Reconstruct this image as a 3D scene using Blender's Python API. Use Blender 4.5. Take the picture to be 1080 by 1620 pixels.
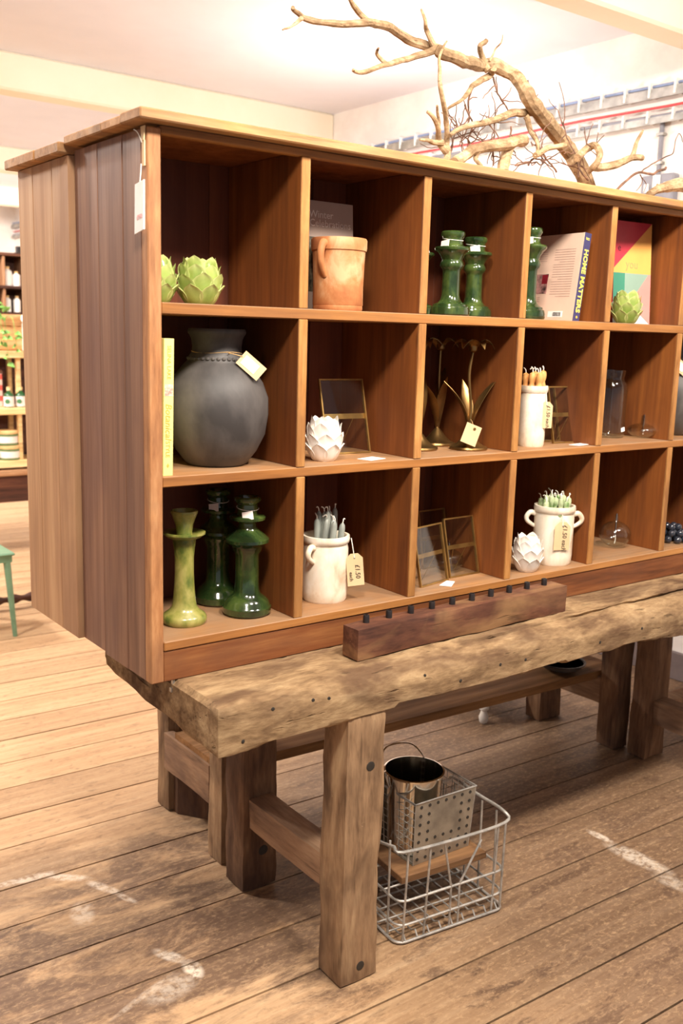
import bpy, bmesh, math, random
from mathutils import Vector, Matrix, noise
random.seed(7)
for o in list(bpy.data.objects): bpy.data.objects.remove(o)
COL = bpy.context.scene.collection
scn = bpy.context.scene
R = math.radians

# ------------------------------------------------------------------ camera
cd = bpy.data.cameras.new('camera'); cam = bpy.data.objects.new('camera', cd); COL.objects.link(cam)
cd.sensor_fit = 'VERTICAL'; cd.sensor_height = 36.0; cd.lens = 1532.78 / 1620 * 36
cam.matrix_world = Matrix.Translation((-0.9351, -1.9379, 1.6411)) @ Matrix.Rotation(-0.648, 4, 'Z') @ Matrix.Rotation(1.3879, 4, 'X') @ Matrix.Rotation(0.0283, 4, 'Z')
cd.clip_start = 0.05; cd.clip_end = 60
cd.dof.use_dof = True; cd.dof.focus_distance = 2.55; cd.dof.aperture_fstop = 4.0
scn.camera = cam

# ------------------------------------------------------------------ world, lamps, exposure
w = bpy.data.worlds.new('world'); scn.world = w; w.use_nodes = True
bg = w.node_tree.nodes['Background']; bg.inputs[0].default_value = (0.96, 0.95, 1.0, 1); bg.inputs[1].default_value = 0.30
scn.view_settings.view_transform = 'Standard'; scn.view_settings.look = 'None'
scn.view_settings.gamma = 1; scn.view_settings.use_curve_mapping = False
scn.view_settings.exposure = 0.42

def area_lamp(name, loc, target, size, power, col):
    l = bpy.data.lights.new(name, 'AREA'); l.shape = 'DISK'; l.size = size; l.energy = power; l.color = col
    o = bpy.data.objects.new(name, l); COL.objects.link(o); o.location = loc
    o.rotation_euler = (Vector(target) - Vector(loc)).to_track_quat('-Z', 'Y').to_euler(); return o
def bulb_lamp(name, loc, rad, power, col):
    l = bpy.data.lights.new(name, 'POINT'); l.shadow_soft_size = rad; l.energy = power; l.color = col
    o = bpy.data.objects.new(name, l); COL.objects.link(o); o.location = loc; return o
WARM = (1.0, 0.91, 0.79); WARM2 = (1.0, 0.94, 0.87)
area_lamp('unseen_ceiling_spot', (-0.55, -1.30, 3.0), (0.3, 0.1, 1.0), 0.32, 38, WARM)
area_lamp('unseen_ceiling_spot', (0.45, -1.30, 3.0), (0.9, 0.1, 1.0), 0.32, 38, WARM)
area_lamp('unseen_ceiling_spot', (1.45, -1.30, 3.0), (1.8, 0.1, 1.0), 0.32, 40, WARM)
bulb_lamp('unseen_bulb', (0.72, 0.86, 2.95), 0.06, 8, WARM2)
area_lamp('unseen_ceiling_spot', (-1.0, 2.2, 3.0), (0.2, 2.4, 0.0), 0.3, 66, WARM2)  # unseen lamp added to brighten the floor at left
area_lamp('unseen_ceiling_spot', (-0.4, 4.3, 3.0), (1.2, 4.9, 0.6), 0.3, 75, WARM2)  # added out of view to lift the background
area_lamp('unseen_ceiling_spot', (0.4, 7.2, 3.0), (2.2, 8.5, 1.2), 0.3, 120, WARM2)  # another added lamp, unseen, brightening the far end
bulb_lamp('unseen_bulb', (-0.6, 4.6, 2.7), 0.06, 40, WARM2)  # added bulb without a fixture, brightens the rear of the room
bulb_lamp('unseen_bulb', (2.3, 2.1, 2.45), 0.06, 26, WARM2)  # added bulb hidden past the cabinet, brightens the right wall

# ------------------------------------------------------------------ mesh helpers
class MB:
    def __init__(s): s.v = []; s.f = []
    def add(s, vs, fs):
        n = len(s.v); s.v += [Vector(p) for p in vs]; s.f += [tuple(i + n for i in f) for f in fs]; return s
    def box(s, x0, x1, y0, y1, z0, z1, b=0.0):
        if b <= 0:
            vs = [(x, y, z) for z in (z0, z1) for y in (y0, y1) for x in (x0, x1)]
            return s.add(vs, [(0, 2, 3, 1), (4, 5, 7, 6), (0, 1, 5, 4), (2, 6, 7, 3), (0, 4, 6, 2), (1, 3, 7, 5)])
        bm = bmesh.new(); bmesh.ops.create_cube(bm, size=1)
        for q in bm.verts: q.co = Vector(((x0 + x1) / 2 + q.co.x * (x1 - x0), (y0 + y1) / 2 + q.co.y * (y1 - y0), (z0 + z1) / 2 + q.co.z * (z1 - z0)))
        bmesh.ops.bevel(bm, geom=list(bm.edges), offset=b, segments=1, affect='EDGES', profile=0.5)
        bm.verts.index_update(); s.add([q.co.copy() for q in bm.verts], [[q.index for q in f.verts] for f in bm.faces]); bm.free(); return s
    def tube(s, pts, rad, seg=8, closed=False, caps=True):
        pts = [Vector(p) for p in pts]; n = len(pts)
        rads = list(rad) if isinstance(rad, (list, tuple)) else [rad] * n
        up = None; vs = []; fs = []
        for i, p in enumerate(pts):
            if closed: d = (pts[(i + 1) % n] - pts[i - 1])
            else: d = pts[min(i + 1, n - 1)] - pts[max(i - 1, 0)]
            if d.length < 1e-9: d = Vector((0, 0, 1))
            d.normalize()
            if up is None: up = d.orthogonal().normalized()
            up = (up - d * up.dot(d))
            if up.length < 1e-6: up = d.orthogonal()
            up.normalize(); sd = d.cross(up)
            for k in range(seg):
                a = 2 * math.pi * k / seg; vs.append(p + (up * math.cos(a) + sd * math.sin(a)) * rads[i])
        m = n if closed else n - 1
        for i in range(m):
            j = (i + 1) % n
            for k in range(seg): fs.append((i * seg + k, i * seg + (k + 1) % seg, j * seg + (k + 1) % seg, j * seg + k))
        if caps and not closed: fs += [tuple(range(seg - 1, -1, -1)), tuple((n - 1) * seg + k for k in range(seg))]
        return s.add(vs, fs)
    def lathe(s, prof, seg=32, cx=0, cy=0, cz=0):
        vs = []; fs = []; n = len(prof)
        for r, z in prof:
            for k in range(seg):
                a = 2 * math.pi * k / seg; vs.append((cx + r * math.cos(a), cy + r * math.sin(a), cz + z))
        for i in range(n - 1):
            for k in range(seg): fs.append((i * seg + k, i * seg + (k + 1) % seg, (i + 1) * seg + (k + 1) % seg, (i + 1) * seg + k))
        if prof[0][0] > 1e-5: fs.append(tuple(range(seg - 1, -1, -1)))
        if prof[-1][0] > 1e-5: fs.append(tuple((n - 1) * seg + k for k in range(seg)))
        return s.add(vs, fs)
    def prism(s, poly, d):          # polygon of 3d points extruded by vector d
        n = len(poly); d = Vector(d); vs = [Vector(p) for p in poly] + [Vector(p) + d for p in poly]
        return s.add(vs, [tuple(range(n - 1, -1, -1)), tuple(range(n, 2 * n))] + [(i, (i + 1) % n, n + (i + 1) % n, n + i) for i in range(n)])
    def ball(s, c, r, seg=12, rings=8, sc=(1, 1, 1)):
        pr = [(r * math.sin(math.pi * i / rings), -r * math.cos(math.pi * i / rings)) for i in range(rings + 1)]
        pr[0] = (1e-6, -r); pr[-1] = (1e-6, r); n = len(s.v); s.lathe(pr, seg)
        for q in s.v[n:]: q.x = q.x * sc[0] + c[0]; q.y = q.y * sc[1] + c[1]; q.z = q.z * sc[2] + c[2]
        return s
    def xf(s, m):
        s.v = [m @ q for q in s.v]; return s
    def mesh(s, name, mat, smooth=False):
        me = bpy.data.meshes.new(name); me.from_pydata([tuple(q) for q in s.v], [], s.f); me.update()
        if mat: me.materials.append(mat)
        bm = bmesh.new(); bm.from_mesh(me); bmesh.ops.recalc_face_normals(bm, faces=bm.faces); bm.to_mesh(me); bm.free()
        if smooth:
            me.polygons.foreach_set('use_smooth', [True] * len(me.polygons))
            try: me.set_sharp_from_angle(angle=R(38))
            except Exception: pass
        return me
    def build(s, name, mat, parent=None, smooth=False, world=True):
        if parent is not None and world:
            off = Vector(parent.location); q = parent.parent
            while q is not None: off += Vector(q.location); q = q.parent
            s.v = [v - off for v in s.v]
        o = bpy.data.objects.new(name, s.mesh(name, mat, smooth)); COL.objects.link(o)
        if parent is not None: o.parent = parent
        return o
def tag(o, label, cat, group=None):
    o['label'] = label; o['category'] = cat
    if group: o['group'] = group
    return o
def thing(name, label, cat, loc=(0, 0, 0), rz=0.0, group=None):
    o = bpy.data.objects.new(name, None); COL.objects.link(o); o.location = loc; o.rotation_euler = (0, 0, rz)
    o.empty_display_size = 0.05
    return tag(o, label, cat, group)
def struct(o): o['kind'] = 'structure'; return o
def inst(me, name, parent, loc=(0, 0, 0), rot=(0, 0, 0), sc=(1, 1, 1)):
    o = bpy.data.objects.new(name, me); COL.objects.link(o); o.parent = parent; o.location = loc; o.rotation_euler = rot; o.scale = sc; return o
def copy_tree(o, parent=None):
    c = o.copy(); COL.objects.link(c)
    if parent is not None: c.parent = parent
    for ch in list(o.children): copy_tree(ch, c)
    return c
def lettering(txt, size, mat, parent, mtx, name='lettering', shear=0, ext=0.0004, align='CENTER', sx=1.0, bold=0):
    cu = bpy.data.curves.new('t', 'FONT'); cu.body = txt; cu.size = size; cu.extrude = ext; cu.shear = shear; cu.offset = bold
    cu.align_x = align; cu.align_y = 'CENTER'; cu.resolution_u = 2; cu.space_line = 0.85
    t = bpy.data.objects.new('t', cu); COL.objects.link(t)
    dg = bpy.context.evaluated_depsgraph_get(); me = bpy.data.meshes.new_from_object(t.evaluated_get(dg))
    bpy.data.objects.remove(t); bpy.data.curves.remove(cu)
    me.transform(mtx @ Matrix.Diagonal((sx, 1, 1, 1))); me.materials.clear(); me.materials.append(mat); me.name = name
    o = bpy.data.objects.new(name, me); COL.objects.link(o); o.parent = parent; return o
def basis(o, ex, ey):               # matrix whose x runs along ex, y along ey, origin o
    ex = Vector(ex).normalized(); ey = (Vector(ey) - ex * ex.dot(Vector(ey))).normalized(); ez = ex.cross(ey)
    m = Matrix.Identity(4)
    for i in range(3): m[i][0] = ex[i]; m[i][1] = ey[i]; m[i][2] = ez[i]; m[i][3] = o[i]
    return m
def spline(pts, n=5):
    pts = [Vector(p) for p in pts]; out = []
    for i in range(len(pts) - 1):
        p0 = pts[max(i - 1, 0)]; p1 = pts[i]; p2 = pts[i + 1]; p3 = pts[min(i + 2, len(pts) - 1)]
        for k in range(n):
            t = k / n; out.append(0.5 * ((2 * p1) + (p2 - p0) * t + (2 * p0 - 5 * p1 + 4 * p2 - p3) * t * t + (3 * p1 - p0 - 3 * p2 + p3) * t ** 3))
    out.append(pts[-1]); return out

# ------------------------------------------------------------------ materials
def lin(c):
    return tuple(((x / 255) / 12.92 if x / 255 <= 0.04045 else ((x / 255 + 0.055) / 1.055) ** 2.4) for x in c) + (1,)
class NT:
    def __init__(s, name):
        s.m = bpy.data.materials.new(name); s.m.use_nodes = True; s.t = s.m.node_tree; s.n = s.t.nodes
        s.b = s.n['Principled BSDF']
    def new(s, typ, **kw):
        q = s.n.new(typ)
        for k, v in kw.items(): setattr(q, k, v)
        return q
    def link(s, a, b): s.t.links.new(a, b)
    def val(s, sock, v):
        if hasattr(v, 'is_output') or isinstance(v, bpy.types.NodeSocket): s.link(v, sock)
        else: sock.default_value = v
    def coords(s, scale=(1, 1, 1), kind='Object', loc=(0, 0, 0), rot=(0, 0, 0)):
        tc = s.new('ShaderNodeTexCoord'); mp = s.new('ShaderNodeMapping'); mp.inputs['Scale'].default_value = scale
        mp.inputs['Location'].default_value = loc; mp.inputs['Rotation'].default_value = rot
        s.link(tc.outputs[kind], mp.inputs['Vector']); return mp.outputs[0]
    def rand(s, mul):
        oi = s.new('ShaderNodeObjectInfo'); m = s.new('ShaderNodeMath', operation='MULTIPLY'); m.inputs[1].default_value = mul
        s.link(oi.outputs['Random'], m.inputs[0]); return m.outputs[0]
    def noise(s, vec, scale, detail=4, rough=0.55, dist=0.0, w=None):
        q = s.new('ShaderNodeTexNoise'); q.noise_dimensions = '4D' if w is not None else '3D'
        q.inputs['Scale'].default_value = scale; q.inputs['Detail'].default_value = detail; q.inputs['Roughness'].default_value = rough; q.inputs['Distortion'].default_value = dist
        s.link(vec, q.inputs['Vector'])
        if w is not None: s.val(q.inputs['W'], w)
        return q.outputs['Fac']
    def ramp(s, fac, stops):
        q = s.new('ShaderNodeValToRGB'); e = q.color_ramp.elements
        while len(e) < len(stops): e.new(0.5)
        for i, (p, c) in enumerate(stops): e[i].position = p; e[i].color = c if len(c) == 4 else lin(c)
        s.link(fac, q.inputs[0]); return q.outputs[0]
    def mix(s, fac, a, b, mode='MIX'):
        q = s.new('ShaderNodeMix'); q.data_type = 'RGBA'; q.blend_type = mode
        s.val(q.inputs[0], fac); s.val(q.inputs[6], a); s.val(q.inputs[7], b); return q.outputs[2]
    def math(s, op, a, b=0.0, clamp=False):
        q = s.new('ShaderNodeMath', operation=op); q.use_clamp = clamp; s.val(q.inputs[0], a); s.val(q.inputs[1], b); return q.outputs[0]
    def bump(s, h, strength=0.3, dist=0.01):
        q = s.new('ShaderNodeBump'); q.inputs['Strength'].default_value = strength; q.inputs['Distance'].default_value = dist
        s.link(h, q.inputs['Height']); s.link(q.outputs[0], s.b.inputs['Normal'])
    def vary(s, col, lo, hi):
        oi = s.new('ShaderNodeObjectInfo'); mr = s.new('ShaderNodeMapRange'); mr.inputs[3].default_value = lo; mr.inputs[4].default_value = hi
        s.link(oi.outputs['Random'], mr.inputs[0]); h = s.new('ShaderNodeHueSaturation'); s.link(mr.outputs[0], h.inputs['Value']); s.link(col, h.inputs['Color']); return h.outputs[0]
    def out(s, col, rough=0.6, metal=0.0, spec=None, coat=0.0):
        s.val(s.b.inputs['Base Color'], col); s.val(s.b.inputs['Roughness'], rough); s.b.inputs['Metallic'].default_value = metal
        if spec is not None: s.b.inputs['Specular IOR Level'].default_value = spec
        if coat: s.b.inputs['Coat Weight'].default_value = coat; s.b.inputs['Coat Roughness'].default_value = 0.08
        return s.m
BLACK = (0, 0, 0, 1); WHITE = (1, 1, 1, 1)
def wood(name, dark, mid, light, axis='z', fine=26, stretch=0.06, blot=None, blot_amt=0.5, blot_scale=3.0, rough=0.6, bump=0.25, lo=0.88, hi=1.12, spec=0.35, knots=False, chips=None, crk=0.45, gr=0.13, dust=0.0):
    t = NT(name); sc = [1, 1, 1]; sc['xyz'.index(axis)] = stretch
    v = t.coords(tuple(sc)); wv = t.rand(31.0)
    n1 = t.noise(v, fine, 5, 0.62, 0.5, wv); n2 = t.noise(v, fine * 5, 3, 0.6, 0.2, wv)
    g = t.math('ADD', t.math('MULTIPLY', n1, 0.72), t.math('MULTIPLY', n2, 0.28))
    c = t.ramp(g, [(0.50 - gr, dark), (0.50, mid), (0.50 + gr, light)])
    if blot:
        bs = [1, 1, 1]; bs['xyz'.index(axis)] = 0.45
        bn = t.noise(t.coords(tuple(bs)), blot_scale, 4, 0.6, 0.6, wv)
        c = t.mix(t.math('MULTIPLY', t.ramp(bn, [(0.46, BLACK), (0.62, WHITE)]), blot_amt), c, lin(blot))
    ck = [1, 1, 1]; ck['xyz'.index(axis)] = stretch * 0.55
    cn3 = t.noise(t.coords(tuple(ck)), fine * 2.3, 3, 0.55, 0.25, wv); crack = t.ramp(cn3, [(0.63, BLACK), (0.70, WHITE)])
    c = t.mix(t.math('MULTIPLY', crack, crk), c, lin(tuple(x * 0.5 for x in dark))); hgt = t.math('SUBTRACT', g, t.math('MULTIPLY', crack, crk))
    if knots:
        kv = t.new('ShaderNodeTexVoronoi'); ks = [1, 1, 1]; ks['xyz'.index(axis)] = 0.45
        kv.inputs['Scale'].default_value = 5.5; t.link(t.coords(tuple(ks)), kv.inputs['Vector'])
        c = t.mix(t.ramp(kv.outputs['Distance'], [(0.035, (0.8, 0.8, 0.8, 1)), (0.10, BLACK)]), c, lin(tuple(x * 0.45 for x in dark)))
    if chips:
        cn = t.noise(t.coords((1, 1, 1)), 24, 5, 0.7, 0.3, wv)
        c = t.mix(t.ramp(cn, [(0.69, BLACK), (0.76, (0.6, 0.6, 0.6, 1))]), c, lin(chips))
    if dust:
        gm = t.new('ShaderNodeNewGeometry'); sz = t.new('ShaderNodeSeparateXYZ'); t.link(gm.outputs['True Normal'], sz.inputs[0])
        dn = t.noise(t.coords(), 9, 5, 0.65); c = t.mix(t.math('MULTIPLY', t.math('MULTIPLY', t.math('GREATER_THAN', sz.outputs[2], 0.7), dust), t.ramp(dn, [(0.35, (0.45, 0.45, 0.45, 1)), (0.6, WHITE)])), c, lin((150, 122, 96)))
    c = t.vary(c, lo, hi); t.bump(hgt, bump, 0.004)
    return t.out(c, t.ramp(g, [(0.36, (rough + 0.12,) * 3 + (1,)), (0.7, (rough - 0.08,) * 3 + (1,))]), spec=spec)
def plain(name, col, rough=0.5, metal=0.0, var=0.06, nscale=14, spec=None, coat=0.0, bump=0.0):
    t = NT(name); n = t.noise(t.coords(), nscale, 4)
    c = t.mix(t.ramp(n, [(0.35, BLACK), (0.65, WHITE)]), lin(tuple(max(0, x * (1 - var)) for x in col)), lin(tuple(min(255, x * (1 + var)) for x in col)))
    if bump: t.bump(n, bump, 0.003)
    return t.out(c, rough, metal, spec, coat)
def glass(name, tint=(1, 1, 1), rough=0.02):
    """thin clear glass: see-through with a mirror film that strengthens at grazing angles"""
    t = NT(name); t.n.remove(t.b); out = t.n['Material Output']
    tr = t.new('ShaderNodeBsdfTransparent'); tr.inputs[0].default_value = tint + (1,)
    gl = t.new('ShaderNodeBsdfGlossy'); n = t.noise(t.coords(), 6, 3); t.link(t.ramp(n, [(0.3, (rough,) * 3 + (1,)), (0.8, (rough + 0.05,) * 3 + (1,))]), gl.inputs['Roughness'])
    fr = t.new('ShaderNodeLayerWeight'); fr.inputs[0].default_value = 0.5; mx = t.new('ShaderNodeMixShader')
    t.link(t.math('ADD', t.math('MULTIPLY', t.math('POWER', fr.outputs['Facing'], 3.0), 0.75), 0.05, True), mx.inputs[0]); t.link(tr.outputs[0], mx.inputs[1]); t.link(gl.outputs[0], mx.inputs[2]); t.link(mx.outputs[0], out.inputs[0])
    return t.m

W_CARC = wood('cabinet_wood_upright', (84, 44, 19), (128, 72, 31), (156, 94, 44), 'z', 18, 0.05, (92, 46, 22), 0.6, 3.2, 0.5, 0.16, 0.86, 1.12, 0.4, knots=True, crk=0.25, gr=0.2)
W_SHELF = wood('cabinet_wood_shelf', (118, 72, 34), (166, 110, 56), (194, 138, 80), 'x', 22, 0.05, (140, 96, 60), 0.45, 6.0, 0.55, 0.2, crk=0.3, gr=0.17, dust=0.75)
W_STILE = wood('cabinet_wood_stile', (130, 84, 52), (170, 118, 76), (194, 146, 102), 'z', 34, 0.14, (126, 90, 66), 0.5, 7.0, 0.6, 0.3, chips=(214, 190, 168), crk=0.25, gr=0.18)
W_PLIN = wood('cabinet_wood_plinth', (70, 38, 21), (120, 70, 38), (150, 100, 60), 'x', 18, 0.08, (104, 66, 46), 0.5, 7.0, 0.55, 0.25, chips=(206, 186, 170), crk=0.3, gr=0.17)
W_EDGELIT = wood('cabinet_lit_edge_wood', (128, 80, 38), (174, 120, 64), (200, 148, 90), 'z', 30, 0.12, (126, 84, 50), 0.5, 9.0, 0.55, 0.25, chips=(206, 180, 150), crk=0.3, gr=0.18)  # paler wood: edge wear and the light on front edges in its colour
W_BACK = wood('cabinet_wood_back', (82, 40, 25), (112, 58, 36), (132, 74, 46), 'z', 14, 0.05, (76, 36, 22), 0.5, 2.5, 0.5, 0.12, 0.84, 1.14, crk=0.15, gr=0.22)
W_SIDE = wood('cabinet_side_wood', (98, 68, 54), (130, 94, 74), (158, 120, 96), 'z', 20, 0.045, (100, 72, 68), 0.8, 2.2, 0.5, 0.2, 0.82, 1.14, 0.4, chips=(224, 212, 202), crk=0.22, gr=0.22)
W_SIDE2 = wood('pine_side_wood', (156, 116, 82), (186, 144, 106), (210, 172, 132), 'z', 20, 0.045, (158, 118, 90), 0.6, 3.0, 0.6, 0.2, 0.92, 1.06, crk=0.2, gr=0.22)
W_TOP = wood('cabinet_top_wood', (138, 94, 54), (180, 130, 80), (208, 162, 110), 'x', 24, 0.10, (136, 110, 86), 0.6, 5.0, 0.6, 0.3, chips=(226, 212, 194), crk=0.3, gr=0.18)
W_BEAM = wood('workbench_timber', (104, 80, 58), (152, 124, 92), (188, 160, 122), 'x', 24, 0.30, (92, 68, 52), 0.8, 7.5, 0.85, 1.0, 0.95, 1.05, 0.15, chips=(216, 196, 160), crk=0.5, gr=0.16)
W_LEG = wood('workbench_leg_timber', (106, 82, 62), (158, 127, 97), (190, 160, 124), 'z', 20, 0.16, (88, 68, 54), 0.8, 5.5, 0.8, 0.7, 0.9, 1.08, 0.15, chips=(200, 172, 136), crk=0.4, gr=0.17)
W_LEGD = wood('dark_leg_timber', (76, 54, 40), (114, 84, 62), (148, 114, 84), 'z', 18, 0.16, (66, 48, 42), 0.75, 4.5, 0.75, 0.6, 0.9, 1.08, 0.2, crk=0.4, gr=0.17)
W_STR = wood('stretcher_timber', (104, 82, 66), (150, 118, 92), (178, 146, 116), 'y', 18, 0.16, (104, 84, 74), 0.6, 5.0, 0.75, 0.5, 0.92, 1.08, 0.2, crk=0.3, gr=0.17)
W_LOW = wood('low_shelf_board', (110, 74, 40), (150, 106, 62), (176, 130, 82), 'x', 16, 0.06, (96, 66, 42), 0.4, 3.0, 0.7, 0.3)
W_BLOCK = wood('peg_block_wood', (62, 36, 28), (100, 62, 46), (132, 90, 64), 'x', 16, 0.22, (156, 120, 80), 0.6, 7.0, 0.6, 0.5, 0.98, 1.02, chips=(176, 138, 96), gr=0.15)
W_PINE = wood('pale_pine', (196, 158, 104), (226, 190, 134), (242, 214, 164), 'x', 18, 0.07, None, 0, 3, 0.6, 0.1)
W_CRATE = wood('crate_pine', (170, 118, 70), (206, 154, 100), (226, 184, 134), 'x', 18, 0.07, None, 0, 3, 0.6, 0.1)
W_DARK = wood('dark_furniture_wood', (52, 28, 20), (84, 48, 34), (116, 72, 50), 'x', 18, 0.07, None, 0, 3, 0.5, 0.1)
W_DRIFT = wood('driftwood', (124, 98, 72), (172, 144, 110), (204, 178, 144), 'x', 40, 0.5, (100, 78, 58), 0.55, 14, 0.8, 0.6, 0.95, 1.05, 0.2)
W_TWIG = plain('dark_twig_bark', (112, 82, 66), 0.8, var=0.25, nscale=40)

def floor_mat():
    t = NT('floor_boards'); wv = t.rand(31.0)
    v = t.coords((0.05, 1, 1)); g1 = t.noise(v, 26, 5, 0.62, 0.4, wv); g2 = t.noise(v, 110, 3, 0.6, 0.2, wv)
    g = t.math('ADD', t.math('MULTIPLY', g1, 0.7), t.math('MULTIPLY', g2, 0.3))
    bare = t.ramp(g, [(0.30, (164, 127, 92)), (0.50, (193, 157, 119)), (0.70, (213, 182, 144))])
    bare = t.vary(bare, 0.88, 1.12)
    # remains of old brown varnish with weaker light painted into its tone, thick towards the front of the shop, worn through in patches
    varn_shade = t.ramp(g, [(0.30, (72, 54, 44)), (0.50, (94, 71, 58)), (0.70, (118, 92, 75))])
    varn_shade = t.vary(varn_shade, 0.86, 1.14)
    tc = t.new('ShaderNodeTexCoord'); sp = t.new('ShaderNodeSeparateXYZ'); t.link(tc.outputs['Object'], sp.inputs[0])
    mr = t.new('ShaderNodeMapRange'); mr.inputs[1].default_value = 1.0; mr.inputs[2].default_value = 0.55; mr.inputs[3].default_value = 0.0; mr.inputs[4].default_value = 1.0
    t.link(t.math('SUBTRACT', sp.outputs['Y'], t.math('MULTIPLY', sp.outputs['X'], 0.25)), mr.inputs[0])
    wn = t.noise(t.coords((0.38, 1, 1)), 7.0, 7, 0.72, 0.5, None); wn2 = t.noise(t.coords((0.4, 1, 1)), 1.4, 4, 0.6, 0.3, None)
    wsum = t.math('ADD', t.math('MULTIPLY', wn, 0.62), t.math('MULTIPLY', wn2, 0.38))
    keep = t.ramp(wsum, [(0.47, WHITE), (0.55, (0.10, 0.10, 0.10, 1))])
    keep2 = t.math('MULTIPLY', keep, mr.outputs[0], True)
    mx = t.new('ShaderNodeMapRange'); mx.inputs[1].default_value = 0.35; mx.inputs[2].default_value = 1.0; mx.inputs[3].default_value = 0.0; mx.inputs[4].default_value = 0.85  # right side painted darker: varnish plus the shade around the bench
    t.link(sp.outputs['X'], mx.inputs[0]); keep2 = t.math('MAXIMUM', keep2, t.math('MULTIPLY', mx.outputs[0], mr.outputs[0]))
    c = t.mix(t.math('MULTIPLY', keep2, 0.85), bare, varn_shade)
    # pale scuffs and chalky scrape marks
    sn = t.noise(t.coords((1, 1, 1)), 34, 5, 0.7); sm = t.ramp(sn, [(0.36, BLACK), (0.56, WHITE)])
    acc = None
    for (x, y, rz, a, b, k) in [(-0.06, .735, -8, .11, .022, .7), (.045, .675, -38, .08, .022, .75), (.112, .565, -64, .075, .020, .75), (.145, .475, -70, .05, .014, .5), (.01, .475, 70, .07, .04, .45), (.125, .165, -62, .06, .022, .8), (.15, .08, -95, .05, .028, .85), (.07, .045, 10, .09, .05, .4), (1.60, -.08, -88, .06, .02, .8), (1.59, -.24, -86, .14, .045, .7), (1.565, -.40, -82, .09, .04, .45), (0.0, .06, 20, .12, .012, .4)]:
        tc2 = t.new('ShaderNodeTexCoord'); mp = t.new('ShaderNodeMapping'); mp.vector_type = 'TEXTURE'
        mp.inputs['Location'].default_value = (x, y, 0.0); mp.inputs['Rotation'].default_value = (0, 0, R(rz)); mp.inputs['Scale'].default_value = (a, b, 0.2)
        t.link(tc2.outputs['Object'], mp.inputs['Vector']); gr = t.new('ShaderNodeTexGradient'); gr.gradient_type = 'SPHERICAL'; t.link(mp.outputs[0], gr.inputs[0])
        q = t.math('MULTIPLY', t.ramp(gr.outputs['Fac'], [(0.0, BLACK), (0.45, WHITE)]), k)
        acc = q if acc is None else t.math('MAXIMUM', acc, q)
    c = t.mix(t.math('MULTIPLY', acc, sm), c, lin((232, 218, 200)))
    ns = t.noise(t.coords((0.12, 1, 1), rot=(0, 0, 0.9)), 60, 3, 0.6); c = t.mix(t.math('MULTIPLY', t.ramp(ns, [(0.68, BLACK), (0.74, WHITE)]), 0.35), c, lin((222, 196, 160)))
    dn = t.noise(t.coords(), 19, 4, 0.7); c = t.mix(t.math('MULTIPLY', t.ramp(dn, [(0.68, BLACK), (0.78, WHITE)]), 0.5), c, lin((92, 66, 52)))
    fs = t.noise(t.coords((0.55, 1, 1)), 75, 6, 0.75, 0.3); c = t.mix(t.math('MULTIPLY', t.ramp(fs, [(0.50, BLACK), (0.66, WHITE)]), 0.42), c, lin((206, 172, 132)))
    fd = t.noise(t.coords((0.4, 1, 1), loc=(5, 3, 1)), 48, 6, 0.7, 0.4); c = t.mix(t.math('MULTIPLY', t.ramp(fd, [(0.54, BLACK), (0.68, WHITE)]), 0.40), c, lin((88, 64, 50)))
    t.bump(t.math('ADD', g, t.math('MULTIPLY', wn, 0.5)), 0.3, 0.004)
    return t.out(c, t.math('SUBTRACT', 0.66, t.math('MULTIPLY', keep2, 0.14)), spec=0.35)
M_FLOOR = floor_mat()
M_GAP = plain('floor_gap_dirt', (26, 18, 14), 0.9)
def plaster(name, c1, c2, sc, bump):
    t = NT(name); n = t.noise(t.coords(), sc, 5, 0.6); n2 = t.noise(t.coords((1, 1, 2.2)), sc * 5, 4, 0.6)
    t.bump(t.math('ADD', n, t.math('MULTIPLY', n2, 0.6)), bump, 0.01)
    return t.out(t.mix(t.ramp(n, [(0.35, BLACK), (0.65, WHITE)]), lin(c1), lin(c2)), 0.85)
M_CEIL = plaster('ceiling_paint', (230, 229, 238), (240, 238, 246), 1.2, 0.08)
M_BEAMP = plaster('beam_paint', (250, 238, 214), (254, 246, 226), 1.5, 0.12)
M_WALL = plaster('whitewashed_masonry', (236, 226, 220), (252, 246, 240), 2.6, 0.6)
M_SKIRT = plain('skirting_grey', (120, 106, 104), 0.6)
M_STEEL = plain('galvanised_steel', (170, 168, 164), 0.42, 0.85, 0.12)
M_WIRE = plain('zinc_wire', (176, 172, 166), 0.5, 0.55, 0.14, 30)
M_CHROME = plain('polished_steel', (214, 208, 198), 0.12, 1.0, 0.03)
M_TIN = plain('perforated_tin', (168, 160, 146), 0.45, 0.7, 0.10, 18)
M_HOLE = plain('dark_hole', (46, 40, 34), 0.7)
M_IRON = plain('black_iron', (54, 48, 48), 0.45, 0.5, 0.2)
M_BRASS = plain('aged_brass', (176, 140, 82), 0.38, 0.85, 0.10, 25)
M_GOLD = plain('antique_gold', (150, 118, 72), 0.34, 0.9, 0.10, 18)
M_GLASS = glass('clear_glass', (0.93, 0.94, 0.93), 0.03)
M_GLASSJ = glass('jar_glass', (0.95, 0.97, 0.96), 0.02)
M_BOTTLE = plain('green_bottle_glass', (36, 92, 50), 0.1, 0, 0.1, coat=0.5)
def glaze(name, c1, c2, c3, sc, rough, coat=0.6, bump=0.06, rim=None):
    t = NT(name); wv = t.rand(19.0); n = t.noise(t.coords((1, 1, 0.6)), sc, 5, 0.6, 0.4, wv); t.bump(n, bump, 0.004)
    c = t.ramp(n, [(0.36, c1), (0.5, c2), (0.64, c3)])
    if rim: at = t.new('ShaderNodeAttribute'); at.attribute_name = 'glaze_break'; c = t.mix(at.outputs['Fac'], c, lin(rim))
    return t.out(c, rough, coat=coat)
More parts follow.
